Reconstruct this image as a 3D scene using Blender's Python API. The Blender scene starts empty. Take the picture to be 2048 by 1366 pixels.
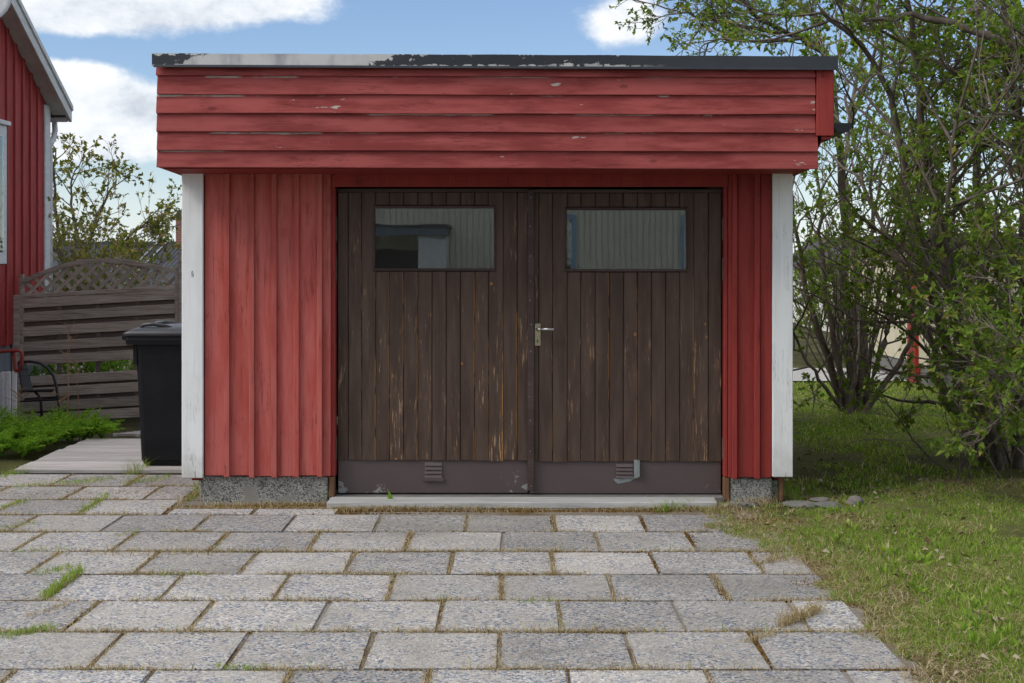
import bpy, bmesh, math, random
import numpy as np
from mathutils import Vector, Matrix, Euler

# ------------------------------------------------------------------ camera, sky, sun, exposure
scene = bpy.context.scene
C = scene.collection
R = math.radians
F = 2715.0          # focal length in photo pixels (2048 wide)
HZ = 520.0          # horizon row
CAM_H = 1.49

cam_d = bpy.data.cameras.new("camera")
cam_d.sensor_width = 36.0
cam_d.lens = F / 2048.0 * 36.0
cam_d.shift_y = -(683.0 - HZ) / 2048.0
cam_d.clip_start = 0.05
cam_d.clip_end = 600.0
cam = bpy.data.objects.new("camera", cam_d)
cam.location = (0, 0, CAM_H)
cam.rotation_euler = (R(90), 0, 0)
C.objects.link(cam)
scene.camera = cam

SUN_EL, SUN_AZ = 46.0, 246.0      # azimuth clockwise from +Y: from the left and a little behind the camera; veiled by thin cloud
world = bpy.data.worlds.new("World")
scene.world = world
world.use_nodes = True
sun_d = bpy.data.lights.new("sun", 'SUN')
sun_d.energy = 2.1
sun_d.angle = R(24)
sun_d.color = (1.0, 0.95, 0.88)
sun = bpy.data.objects.new("sun", sun_d)
_sd = Vector((math.sin(R(SUN_AZ)) * math.cos(R(SUN_EL)), math.cos(R(SUN_AZ)) * math.cos(R(SUN_EL)), math.sin(R(SUN_EL))))
sun.rotation_euler = _sd.to_track_quat('Z', 'Y').to_euler()
sun.location = (-3, -8, 12)
C.objects.link(sun)
vs = scene.view_settings
vs.view_transform = 'Standard'
vs.look = 'None'
vs.exposure = 0.4
vs.gamma = 1.0
vs.use_curve_mapping = False
scene.cycles.use_denoising = True
scene.cycles.max_bounces = 5
scene.cycles.diffuse_bounces = 3
scene.cycles.glossy_bounces = 3
scene.cycles.transmission_bounces = 3
scene.cycles.transparent_max_bounces = 8
scene.cycles.use_adaptive_sampling = True
scene.cycles.adaptive_threshold = 0.04
scene.cycles.sample_clamp_indirect = 4.0


class NT:
    """small helper round a node tree"""
    def __init__(self, tree):
        self.t = tree
        self.l = tree.links

    def n(self, kind, ins=None, **attrs):
        nd = self.t.nodes.new(kind)
        for k, v in attrs.items():
            setattr(nd, k, v)
        for k, v in (ins or {}).items():
            self.set(nd, k, v)
        return nd

    def set(self, nd, k, v):
        s = nd.inputs[k]
        if isinstance(v, bpy.types.NodeSocket):
            self.l.new(v, s)
        elif isinstance(v, bpy.types.Node):
            self.l.new(v.outputs[0], s)
        else:
            s.default_value = v

    def math(self, op, a, b=None, c=None, clamp=False):
        nd = self.t.nodes.new('ShaderNodeMath')
        nd.operation = op
        nd.use_clamp = clamp
        for i, v in enumerate((a, b, c)):
            if v is not None:
                self.set(nd, i, v)
        return nd.outputs[0]

    def vmath(self, op, a, b=None, out=0):
        nd = self.t.nodes.new('ShaderNodeVectorMath')
        nd.operation = op
        self.set(nd, 0, a)
        if b is not None:
            self.set(nd, 3 if op == 'SCALE' else 1, b)
        return nd.outputs[out]

    def mix(self, f, a, b, blend='MIX'):
        nd = self.t.nodes.new('ShaderNodeMix')
        nd.data_type = 'RGBA'
        nd.blend_type = blend
        nd.clamp_factor = True
        for i, v in ((0, f), (6, a), (7, b)):
            if isinstance(v, tuple) and len(v) == 3:
                v = v + (1.0,)
            self.set(nd, i, v)
        return nd.outputs[2]

    def ramp(self, f, stops, interp='LINEAR'):
        nd = self.t.nodes.new('ShaderNodeValToRGB')
        nd.color_ramp.interpolation = interp
        el = nd.color_ramp.elements
        while len(el) < len(stops):
            el.new(0.5)
        for e, (p, c) in zip(el, stops):
            e.position = p
            e.color = (c if len(c) == 4 else tuple(c) + (1.0,)) if not isinstance(c, (int, float)) else (c, c, c, 1)
        self.set(nd, 0, f)
        return nd.outputs[0]

    def step(self, v, lo, hi):
        nd = self.t.nodes.new('ShaderNodeMapRange')
        nd.interpolation_type = 'SMOOTHSTEP'
        for i, x in enumerate((v, lo, hi, 0.0, 1.0)):
            self.set(nd, i, x)
        return nd.outputs[0]

    def noise(self, vec, scale=5.0, detail=4.0, rough=0.55, dist=0.0, out=0):
        nd = self.t.nodes.new('ShaderNodeTexNoise')
        self.set(nd, 'Vector', vec)
        self.set(nd, 'Scale', scale)
        self.set(nd, 'Detail', detail)
        self.set(nd, 'Roughness', rough)
        self.set(nd, 'Distortion', dist)
        return nd.outputs[out]

    def mapping(self, vec, scale=(1, 1, 1), loc=(0, 0, 0)):
        nd = self.t.nodes.new('ShaderNodeMapping')
        self.set(nd, 'Vector', vec)
        nd.inputs['Scale'].default_value = scale
        nd.inputs['Location'].default_value = loc
        return nd.outputs[0]


# sky: Nishita plus clouds laid out by direction
w = NT(world.node_tree)
for nd in list(world.node_tree.nodes):
    world.node_tree.nodes.remove(nd)
sky = w.n('ShaderNodeTexSky', sky_type='NISHITA', sun_disc=False)
sky.sun_elevation = R(SUN_EL)
sky.sun_rotation = R(SUN_AZ)
sky.altitude = 100.0
sky.air_density = 1.0
sky.dust_density = 0.4
sky.ozone_density = 2.0
tc = w.n('ShaderNodeTexCoord')
sep = w.n('ShaderNodeSeparateXYZ', {0: tc.outputs['Generated']})
dx, dy, dz = sep.outputs
az = w.math('ARCTAN2', dx, dy)                 # 0 straight ahead
el = w.math('ARCSINE', dz)
elc = w.math('MAXIMUM', el, 0.0)
# cloud coordinates: flat-bottomed, wider than tall
cv = w.n('ShaderNodeCombineXYZ', {0: az, 1: w.math('MULTIPLY', el, 1.5), 2: 0.37}).outputs[0]
n_big = w.noise(cv, 4.2, 2.0, 0.56)
n_fine = w.noise(cv, 17.0, 6.0, 0.66)


def blob(px, py, rx, ry, amp):
    a0, e0 = math.atan((px - 1024) / F), math.atan((HZ - py) / F)
    u = w.math('DIVIDE', w.math('SUBTRACT', az, a0), rx / F)
    v = w.math('DIVIDE', w.math('SUBTRACT', el, e0), ry / F)
    d2 = w.math('ADD', w.math('MULTIPLY', u, u), w.math('MULTIPLY', v, v))
    return w.math('MULTIPLY', w.math('EXPONENT', w.math('MULTIPLY', d2, -1.0)), amp)


dens = w.math('ADD', w.math('MULTIPLY', n_big, 0.42), w.math('MULTIPLY', n_fine, 0.60))
for b in ((300, 15, 330, 70, 0.40), (560, 12, 130, 40, 0.2), (205, 235, 150, 85, 0.46), (60, 200, 120, 130, 0.1), (1255, 48, 88, 46, 0.46),
          (850, 60, 420, 140, -0.44), (480, 150, 300, 60, -0.36), (1480, 60, 160, 130, -0.40), (110, 118, 170, 26, -0.36), (300, 400, 400, 70, -0.36), (1850, 250, 400, 300, -0.22)):
    dens = w.math('ADD', dens, blob(*b))
mask = w.step(dens, 0.35, 0.60)
hazeb = w.step(elc, 0.085, 0.0)
shade = w.math('ADD', w.math('MULTIPLY', n_fine, 0.8), w.math('MULTIPLY', n_big, 0.6))
ccol = w.ramp(shade, [(0.50, (0.44, 0.485, 0.55)), (0.66, (0.67, 0.70, 0.74)), (0.90, (0.92, 0.92, 0.915))])
skyc = w.mix(1.0, sky.outputs[0], (0.090, 0.094, 0.105), 'MULTIPLY')
skyc = w.mix(w.math('MULTIPLY', hazeb, 0.55), skyc, (0.72, 0.80, 0.87))
allc = w.mix(w.math('MULTIPLY', mask, 0.95), skyc, ccol)
bg = w.n('ShaderNodeBackground', {0: allc, 1: 1.0})
wo = w.n('ShaderNodeOutputWorld', {0: bg})


# ------------------------------------------------------------------ helpers
rng = np.random.default_rng(7)
rnd = random.Random(11)


def X(px, Y):
    return (px - 1024.0) * Y / F


def Z(py, Y):
    return CAM_H - (py - HZ) * Y / F


def PT(px, py, Y):
    return Vector((X(px, Y), Y, Z(py, Y)))


def tag(o, label=None, cat=None, group=None, kind=None):
    for k, v in (('label', label), ('category', cat), ('group', group), ('kind', kind)):
        if v:
            o[k] = v
    return o


def empty(name, loc=(0, 0, 0), rz=0.0):
    o = bpy.data.objects.new(name, None)
    o.empty_display_size = 0.1
    o.location = loc
    o.rotation_euler = (0, 0, rz)
    C.objects.link(o)
    return o


def link(name, me, mat=None, parent=None, loc=(0, 0, 0), rot=(0, 0, 0)):
    o = bpy.data.objects.new(name, me)
    if mat is not None and not me.materials:
        me.materials.append(mat)
    o.location = loc
    o.rotation_euler = rot
    C.objects.link(o)
    if parent is not None:
        o.parent = parent
    return o


def child_at(o, parent, wloc):
    """put a child at a scene position although its parent stands elsewhere (parents here are unrotated)"""
    base = Vector((0, 0, 0))
    p = parent
    while p is not None:
        base += p.location
        p = p.parent
    o.location = Vector(wloc) - base
    return o


class MB:
    """collects shapes into one mesh"""
    def __init__(self):
        self.v, self.f, self.n = [], [], 0

    def add(self, vs_, fs):
        self.v.extend([tuple(p) for p in vs_])
        self.f.extend([tuple(i + self.n for i in q) for q in fs])
        self.n += len(vs_)
        return self

    def box(self, x0, x1, y0, y1, z0, z1):
        return self.add([(x0, y0, z0), (x1, y0, z0), (x1, y1, z0), (x0, y1, z0), (x0, y0, z1), (x1, y0, z1), (x1, y1, z1), (x0, y1, z1)],
                        [(0, 3, 2, 1), (4, 5, 6, 7), (0, 1, 5, 4), (1, 2, 6, 5), (2, 3, 7, 6), (3, 0, 4, 7)])

    def hexa(self, p):
        return self.add(p, [(0, 3, 2, 1), (4, 5, 6, 7), (0, 1, 5, 4), (1, 2, 6, 5), (2, 3, 7, 6), (3, 0, 4, 7)])

    def tube(self, pts, rad, sides=6, cap=True):
        pts = [Vector(p) for p in pts]
        m = len(pts)
        if not hasattr(rad, '__len__'):
            rad = [rad] * m
        ref = Vector((0.31, 0.17, 0.93))
        ring = []
        for i in range(m):
            t = (pts[min(i + 1, m - 1)] - pts[max(i - 1, 0)])
            if t.length < 1e-9:
                t = Vector((0, 0, 1))
            t.normalize()
            a = t.cross(ref)
            if a.length < 0.05:
                a = t.cross(Vector((1, 0, 0)))
            a.normalize()
            b = t.cross(a)
            for k in range(sides):
                an = 2 * math.pi * k / sides
                ring.append(pts[i] + (a * math.cos(an) + b * math.sin(an)) * rad[i])
        fs = []
        for i in range(m - 1):
            for k in range(sides):
                k2 = (k + 1) % sides
                fs.append((i * sides + k, i * sides + k2, (i + 1) * sides + k2, (i + 1) * sides + k))
        if cap:
            fs.append(tuple(range(sides - 1, -1, -1)))
            fs.append(tuple((m - 1) * sides + k for k in range(sides)))
        return self.add(ring, fs)

    def lathe(self, prof, c=(0, 0, 0), axis='Z', sides=20):
        """profile of (radius, height) turned about an axis"""
        vs_ = []
        for r, h in prof:
            for k in range(sides):
                a = 2 * math.pi * k / sides
                p = (r * math.cos(a), r * math.sin(a), h)
                if axis == 'Y':
                    p = (p[0], p[2], p[1])
                elif axis == 'X':
                    p = (p[2], p[0], p[1])
                vs_.append((p[0] + c[0], p[1] + c[1], p[2] + c[2]))
        fs = []
        for i in range(len(prof) - 1):
            for k in range(sides):
                k2 = (k + 1) % sides
                fs.append((i * sides + k, i * sides + k2, (i + 1) * sides + k2, (i + 1) * sides + k))
        return self.add(vs_, fs)

    def mesh(self, name='mesh', smooth=False, bevel=0.0, fix=True):
        me = bpy.data.meshes.new(name)
        me.from_pydata(self.v, [], self.f)
        if bevel or fix:
            bm = bmesh.new()
            bm.from_mesh(me)
            bmesh.ops.recalc_face_normals(bm, faces=bm.faces)
            if bevel:
                ed = [e for e in bm.edges if len(e.link_faces) == 2 and e.calc_face_angle(0) > 0.6]
                bmesh.ops.bevel(bm, geom=ed, offset=bevel, segments=1, affect='EDGES', profile=0.5, clamp_overlap=True)
            bm.to_mesh(me)
            bm.free()
        if smooth:
            me.polygons.foreach_set('use_smooth', [True] * len(me.polygons))
        me.update()
        return me

    def obj(self, name, mat, parent=None, smooth=False, bevel=0.0, loc=None):
        return link(name, self.mesh(name, smooth, bevel), mat, parent, loc or (0, 0, 0))


_cache = {}


def block(name, mat, parent, x0, x1, y0, y1, z0, z1, bevel=0.003, tilt=0.0):
    """a box-shaped piece whose origin is its own centre; alike pieces share mesh data"""
    sx, sy, sz = round(x1 - x0, 4), round(y1 - y0, 4), round(z1 - z0, 4)
    key = (sx, sy, sz, bevel, mat.name)
    me = _cache.get(key)
    if me is None:
        me = MB().box(-sx / 2, sx / 2, -sy / 2, sy / 2, -sz / 2, sz / 2).mesh(name, bevel=min(bevel, 0.3 * min(sx, sy, sz)))
        me.materials.append(mat)
        _cache[key] = me
    o = link(name, me, None, parent, rot=(0, tilt, 0))
    ctr = ((x0 + x1) / 2, (y0 + y1) / 2, (z0 + z1) / 2)
    if parent is not None:
        child_at(o, parent, ctr)
    else:
        o.location = ctr
    return o


def np_mesh(name, verts, tris, mat, smooth=False):
    me = bpy.data.meshes.new(name)
    nv, nf = len(verts), len(tris)
    me.vertices.add(nv)
    me.vertices.foreach_set('co', np.ascontiguousarray(verts, dtype=np.float32).ravel())
    k = tris.shape[1]
    me.loops.add(nf * k)
    me.loops.foreach_set('vertex_index', np.ascontiguousarray(tris, dtype=np.int32).ravel())
    me.polygons.add(nf)
    me.polygons.foreach_set('loop_start', np.arange(nf, dtype=np.int32) * k)
    me.polygons.foreach_set('loop_total', np.full(nf, k, dtype=np.int32))
    me.update(calc_edges=True)
    me.validate()
    me.materials.append(mat)
    return me


# ------------------------------------------------------------------ materials
def new_mat(name):
    m = bpy.data.materials.new(name)
    m.use_nodes = True
    t = NT(m.node_tree)
    b = m.node_tree.nodes['Principled BSDF']
    return m, t, b


def obj_coord(t, spread=40.0):
    """object coordinates shifted by a random amount for every object"""
    tcn = t.n('ShaderNodeTexCoord')
    oi = t.n('ShaderNodeObjectInfo')
    r = oi.outputs['Random']
    off = t.n('ShaderNodeCombineXYZ', {0: t.math('MULTIPLY', r, spread), 1: t.math('MULTIPLY', r, spread * 1.7), 2: t.math('MULTIPLY', r, spread * 2.3)})
    return t.vmath('ADD', tcn.outputs['Object'], off.outputs[0]), tcn.outputs['Object'], r


def bump(t, b, h, strength=0.3, dist=0.01):
    bn = t.n('ShaderNodeBump', {'Height': h, 'Strength': strength, 'Distance': dist})
    t.l.new(bn.outputs[0], b.inputs['Normal'])
    return bn


def axis_scale(axis, along, across):
    return tuple(along if a == axis else across for a in 'XYZ')


def paint(name, c1, c2, axis='Z', wear=(0.45, 0.42, 0.38), wear_lo=0.70, wear_hi=0.74, rough=0.62, dark=(0.1, 0.02, 0.018), grain=0.25, tint=0.12, top_wear=None, grime=False):
    m, t, b = new_mat(name)
    v, loc, r = obj_coord(t)
    mott = t.noise(t.mapping(v, axis_scale(axis, 1.2, 7.0)), 1.6, 6.0, 0.6)
    grn = t.noise(t.mapping(v, axis_scale(axis, 2.2, 55.0)), 1.0, 6.0, 0.68)
    blot = t.noise(v, 5.0, 5.0, 0.6)
    col = t.mix(t.step(mott, 0.38, 0.66), c1, c2)
    col = t.mix(t.math('MULTIPLY', t.step(grn, 0.54, 0.72), 0.65), col, dark)
    col = t.mix(t.math('MULTIPLY', t.step(blot, 0.60, 0.72), 0.25), col, dark)
    # drying cracks and small knots
    crk = t.noise(t.mapping(v, axis_scale(axis, 1.1, 38.0)), 1.0, 4.0, 0.7)
    crm = t.step(t.math('ABSOLUTE', t.math('SUBTRACT', crk, 0.5)), 0.012, 0.003)
    crm = t.math('MULTIPLY', crm, t.step(t.noise(v, 3.1, 2.0), 0.53, 0.60))
    kv = t.n('ShaderNodeTexVoronoi', {'Vector': t.mapping(v, axis_scale(axis, 2.6, 5.5)), 'Scale': 1.0})
    kk = t.n('ShaderNodeSeparateColor', {0: kv.outputs['Color']}).outputs[0]
    knot = t.math('MULTIPLY', t.step(kv.outputs['Distance'], 0.085, 0.05), t.step(kk, 0.60, 0.62))
    dk = tuple(x * 0.55 for x in dark)
    col = t.mix(t.math('MULTIPLY', t.math('MAXIMUM', crm, t.math('MULTIPLY', knot, 0.6)), 0.75), col, dk)
    br = t.math('ADD', 1.0 - tint, t.math('MULTIPLY', r, 2 * tint))
    col = t.mix(1.0, col, t.n('ShaderNodeCombineXYZ', {0: br, 1: br, 2: br}).outputs[0], 'MULTIPLY')
    wn = t.noise(t.mapping(v, axis_scale(axis, 5.0, 26.0)), 1.0, 5.0, 0.6)
    wl = t.noise(v, 2.3, 2.0, 0.5)
    wmask = t.step(t.math('ADD', wn, t.math('MULTIPLY', t.math('SUBTRACT', wl, 0.5), 0.5)), wear_lo, wear_hi)
    if grime:
        wz = t.n('ShaderNodeSeparateXYZ', {0: t.n('ShaderNodeNewGeometry').outputs['Position']}).outputs[2]
        gm = t.step(t.math('ADD', wz, t.math('MULTIPLY', t.math('SUBTRACT', t.noise(v, 9.0, 5.0, 0.6), 0.5), 0.5)), 0.42, 0.05)
        col = t.mix(t.math('MULTIPLY', gm, 0.55), col, (0.33, 0.31, 0.25))
        wmask = t.math('MAXIMUM', wmask, t.math('MULTIPLY', gm, t.step(wn, 0.60, 0.64)))
    if top_wear:
        zl = t.n('ShaderNodeSeparateXYZ', {0: loc}).outputs[2]
        ed = t.step(t.math('ADD', zl, t.math('MULTIPLY', t.math('SUBTRACT', wn, 0.5), 0.02)), top_wear - 0.004, top_wear)
        lw = t.noise(t.mapping(v, axis_scale(axis, 1.6, 1.0)), 1.0, 4.0, 0.6)
        wmask = t.math('MAXIMUM', wmask, t.math('MULTIPLY', ed, t.step(lw, 0.54, 0.60)))
    col = t.mix(wmask, col, wear)
    t.set(b, 'Base Color', col)
    b.inputs['Roughness'].default_value = rough
    b.inputs['Specular IOR Level'].default_value = 0.15
    hgt = t.math('SUBTRACT', grn, t.math('MULTIPLY', wmask, 0.5))
    bump(t, b, hgt, grain, 0.004)
    return m


RED1, RED2, REDD = (0.350, 0.080, 0.073), (0.250, 0.044, 0.040), (0.13, 0.024, 0.022)
M = {}
M['red_h'] = paint('red_paint_horizontal', RED1, (0.215, 0.037, 0.034), 'X', (0.42, 0.38, 0.33), 0.715, 0.735, dark=REDD, top_wear=0.047)
M['red_v'] = paint('red_paint_vertical', (0.445, 0.115, 0.098), (0.375, 0.072, 0.058), 'Z', (0.30, 0.10, 0.09), 0.74, 0.78, dark=REDD)
M['red_plain'] = paint('red_paint_plain', (0.28, 0.042, 0.036), (0.235, 0.034, 0.029), 'Z', (0.30, 0.10, 0.09), 0.80, 0.84, dark=REDD)
M['red_house'] = paint('red_house_paint', (0.35, 0.056, 0.055), (0.29, 0.043, 0.043), 'Z', (0.36, 0.12, 0.11), 0.78, 0.82, dark=REDD)
M['white_v'] = paint('white_paint_vertical', (0.78, 0.785, 0.78), (0.70, 0.705, 0.705), 'Z', (0.20, 0.19, 0.17), 0.755, 0.775, dark=(0.60, 0.60, 0.59), grain=0.2, tint=0.02, grime=True)
M['white_trim'] = paint('white_trim_paint', (0.62, 0.64, 0.66), (0.54, 0.56, 0.59), 'Y', (0.3, 0.29, 0.27), 0.77, 0.80, dark=(0.40, 0.41, 0.42), grain=0.15, tint=0.03)


def make_door_paint():
    m, t, b = new_mat('worn_brown_door_paint')
    v, loc, r = obj_coord(t)
    s = t.n('ShaderNodeSeparateXYZ', {0: loc})
    wz = t.n('ShaderNodeSeparateXYZ', {0: t.n('ShaderNodeNewGeometry').outputs['Position']}).outputs[2]
    mott = t.noise(t.mapping(v, (9, 9, 1.1)), 1.8, 6.0, 0.6)
    grn = t.noise(t.mapping(v, (150, 150, 3.0)), 1.0, 5.0, 0.7)
    col = t.mix(t.step(mott, 0.36, 0.68), (0.058, 0.037, 0.028), (0.092, 0.061, 0.047))
    col = t.mix(t.math('MULTIPLY', t.step(grn, 0.5, 0.75), 0.55), col, (0.100, 0.064, 0.050))
    # paint worn through to pale wood in thin upright flecks, more of them lower down
    low = t.step(wz, 1.75, 0.35)
    fl = t.noise(t.mapping(v, (150, 150, 8.0)), 1.0, 4.0, 0.62)
    area = t.noise(t.mapping(v, (8, 8, 1.6)), 1.0, 3.0, 0.5)
    fm = t.math('ADD', fl, t.math('ADD', t.math('MULTIPLY', t.math('SUBTRACT', area, 0.5), 0.55), t.math('MULTIPLY', low, 0.045)))
    fmask = t.step(fm, 0.70, 0.76)
    col = t.mix(t.math('MULTIPLY', t.step(fm, 0.58, 0.72), 0.45), col, (0.15, 0.090, 0.058))
    fcol = t.mix(t.noise(v, 14.0, 2.0), (0.46, 0.33, 0.22), (0.36, 0.20, 0.085))
    col = t.mix(t.math('MULTIPLY', fmask, 0.85), col, fcol)
    # orange bare wood along one edge of some planks
    edge = t.step(s.outputs[0], 0.0375, 0.0395)
    en = t.noise(t.mapping(v, (1, 1, 1.3)), 1.5, 3.0)
    em = t.math('MULTIPLY', t.math('MULTIPLY', edge, t.step(en, 0.44, 0.50)), t.step(r, 0.30, 0.34))
    em = t.math('MULTIPLY', t.math('MULTIPLY', em, t.step(wz, 1.55, 1.2)), t.step(t.noise(t.mapping(v, (60, 60, 9)), 1.0, 3.0), 0.38, 0.48))
    col = t.mix(em, col, (0.40, 0.19, 0.055))
    # knots
    vo = t.n('ShaderNodeTexVoronoi', {'Vector': t.mapping(v, (9.5, 9.5, 7.5)), 'Scale': 1.0})
    keep = t.n('ShaderNodeSeparateColor', {0: vo.outputs['Color']}).outputs[0]
    kn = t.math('MULTIPLY', t.step(vo.outputs['Distance'], 0.10, 0.06), t.step(keep, 0.80, 0.82))
    col = t.mix(kn, col, t.mix(t.step(vo.outputs['Distance'], 0.03, 0.05), (0.12, 0.05, 0.02), (0.36, 0.17, 0.055)))
    t.set(b, 'Base Color', col)
    b.inputs['Roughness'].default_value = 0.6
    b.inputs['Specular IOR Level'].default_value = 0.2
    bump(t, b, t.math('SUBTRACT', grn, t.math('MULTIPLY', fmask, 0.6)), 0.3, 0.003)
    return m


M['door'] = make_door_paint()


def make_plate():
    m, t, b = new_mat('brown_kick_plate_paint')
    v, loc, r = obj_coord(t)
    s = t.n('ShaderNodeSeparateXYZ', {0: loc})
    n1 = t.noise(v, 3.0, 5.0)
    col = t.mix(n1, (0.072, 0.050, 0.048), (0.094, 0.069, 0.066))
    n2 = t.noise(t.mapping(v, (1, 1, 1.6)), 11.0, 6.0, 0.7)
    nlow = t.noise(v, 1.7, 2.0)
    bottom = t.step(s.outputs[2], 0.06, -0.09)
    sc = t.step(t.math('ADD', n2, t.math('ADD', t.math('MULTIPLY', bottom, 0.10), t.math('MULTIPLY', t.math('SUBTRACT', nlow, 0.5), 0.45))), 0.735, 0.76)
    col = t.mix(t.math('MULTIPLY', sc, 0.7), col, (0.34, 0.34, 0.34))
    t.set(b, 'Base Color', col)
    b.inputs['Roughness'].default_value = 0.5
    bump(t, b, n2, 0.08, 0.003)
    return m


M['plate'] = make_plate()
M['door_plain'] = paint('plain_brown_paint', (0.060, 0.041, 0.036), (0.082, 0.058, 0.052), 'X', (0.2, 0.13, 0.08), 0.74, 0.8, dark=(0.035, 0.025, 0.022), grain=0.15)


def simple(name, c1, c2=None, rough=0.5, metal=0.0, scale=8.0, bmp=0.0, spec=0.4):
    m, t, b = new_mat(name)
    v, loc, r = obj_coord(t)
    n1 = t.noise(v, scale, 5.0, 0.6)
    t.set(b, 'Base Color', t.mix(t.step(n1, 0.3, 0.7), c1, c2 or tuple(x * 0.8 for x in c1)))
    b.inputs['Roughness'].default_value = rough
    b.inputs['Metallic'].default_value = metal
    b.inputs['Specular IOR Level'].default_value = spec
    if bmp:
        bump(t, b, n1, bmp, 0.01)
    return m


def make_cap():
    """dark sheet-metal roof edge with the coating peeled off along one stretch"""
    m, t, b = new_mat('peeling_roof_edge_coating')
    tcn = t.n('ShaderNodeTexCoord')
    v = tcn.outputs['Object']
    s = t.n('ShaderNodeSeparateXYZ', {0: v})
    x, z = s.outputs[0], s.outputs[2]
    n1 = t.noise(v, 14.0, 6.0, 0.7)
    n2 = t.noise(t.mapping(v, (1, 1, 1.4)), 20.0, 5.0, 0.65)
    xd = t.math('ADD', x, t.math('ADD', t.math('MULTIPLY', t.math('SUBTRACT', n1, 0.5), 0.35), t.math('MULTIPLY', z, -2.6)))
    bare = t.math('MULTIPLY', t.step(xd, -1.90, -1.888), t.step(xd, -0.725, -0.737))
    chips = t.step(t.math('ADD', n2, t.math('MULTIPLY', t.step(t.math('ABSOLUTE', z), 0.016, 0.040), 0.22)), 0.66, 0.667)
    chips = t.math('MULTIPLY', chips, t.step(x, 0.95, 0.55))
    holes = t.math('MULTIPLY', t.step(t.noise(t.mapping(v, (3, 3, 1.0)), 3.2, 2.0), 0.70, 0.705), bare)
    lo = t.step(z, -0.030, -0.034)
    patch = t.math('MAXIMUM', t.math('SUBTRACT', bare, holes), chips)
    darkc = t.mix(n1, (0.018, 0.021, 0.027), (0.030, 0.034, 0.042))
    barec = t.mix(t.step(t.noise(t.mapping(v, (1, 1, 0.4)), 7.0, 5.0), 0.45, 0.7), (0.50, 0.50, 0.49), (0.30, 0.30, 0.31))
    col = t.mix(patch, darkc, barec)
    t.set(b, 'Base Color', col)
    b.inputs['Roughness'].default_value = 0.42
    bump(t, b, t.math('SUBTRACT', 1.0, patch), 0.5, 0.002)
    return m


M['cap'] = make_cap()
M['black_metal'] = simple('dark_coated_metal', (0.018, 0.021, 0.027), (0.028, 0.031, 0.038), 0.38)
M['steel'] = simple('brushed_steel', (0.55, 0.54, 0.53), (0.45, 0.44, 0.43), 0.3, 1.0, 30)
M['brass'] = simple('worn_brass_plate', (0.46, 0.40, 0.27), (0.33, 0.30, 0.21), 0.42, 0.75, 22)
M['rust'] = simple('rusty_brown_hinge', (0.085, 0.055, 0.042), (0.16, 0.10, 0.065), 0.7, 0.2, 30, 0.3)
M['bare_metal'] = simple('scraped_bare_metal', (0.30, 0.33, 0.33), (0.22, 0.25, 0.24), 0.45, 0.4, 20, 0.2)
M['dark_in'] = simple('dark_interior', (0.03, 0.028, 0.026), (0.045, 0.04, 0.038), 0.8)
M['black_plastic'] = simple('black_bin_plastic', (0.006, 0.0065, 0.008), (0.010, 0.011, 0.013), 0.5, 0, 5, 0.05, 0.2)
M['lid_plastic'] = simple('dark_grey_lid_plastic', (0.030, 0.032, 0.038), (0.045, 0.048, 0.055), 0.42, 0, 6, 0.05)
M['rubber'] = simple('black_rubber', (0.012, 0.012, 0.012), (0.02, 0.02, 0.02), 0.8)
M['felt'] = simple('roofing_felt', (0.05, 0.05, 0.05), (0.08, 0.08, 0.08), 0.9)
M['rail_red'] = simple('red_rail_paint', (0.27, 0.035, 0.028), (0.20, 0.03, 0.025), 0.45)
M['chair_black'] = simple('black_chair_metal', (0.016, 0.017, 0.020), (0.026, 0.028, 0.032), 0.4)
M['wood_bare'] = simple('bare_brown_wood', (0.20, 0.095, 0.04), (0.12, 0.065, 0.035), 0.8, 0, 25, 0.4)
M['stone'] = simple('grey_field_stone', (0.20, 0.17, 0.16), (0.13, 0.12, 0.11), 0.9, 0, 16, 0.5)
M['slab'] = simple('grey_stone_slab', (0.12, 0.12, 0.11), (0.17, 0.16, 0.15), 0.9, 0, 12, 0.4)
M['blue_frame'] = simple('blue_window_frame', (0.22, 0.36, 0.52), (0.19, 0.32, 0.47), 0.5)
M['grey_base'] = simple('blue_grey_foundation', (0.20, 0.23, 0.27), (0.16, 0.18, 0.21), 0.8)
M['dish'] = simple('light_grey_dish', (0.52, 0.53, 0.54), (0.47, 0.48, 0.49), 0.45)


def make_weathered(name, c1, c2, axis, dark=(0.05, 0.043, 0.037), rough=0.85, tint=0.18):
    m, t, b = new_mat(name)
    v, loc, r = obj_coord(t)
    a = t.noise(t.mapping(v, axis_scale(axis, 1.5, 14.0)), 1.5, 6.0, 0.65)
    g = t.noise(t.mapping(v, axis_scale(axis, 2.0, 70.0)), 1.0, 6.0, 0.7)
    col = t.mix(t.step(a, 0.3, 0.7), c1, c2)
    col = t.mix(t.math('MULTIPLY', t.step(g, 0.48, 0.70), 0.7), col, dark)
    br = t.math('ADD', 1.0 - tint, t.math('MULTIPLY', r, 2 * tint))
    col = t.mix(1.0, col, t.n('ShaderNodeCombineXYZ', {0: br, 1: br, 2: br}).outputs[0], 'MULTIPLY')
    t.set(b, 'Base Color', col)
    b.inputs['Roughness'].default_value = rough
    b.inputs['Specular IOR Level'].default_value = 0.2
    bump(t, b, g, 0.4, 0.004)
    return m


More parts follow.
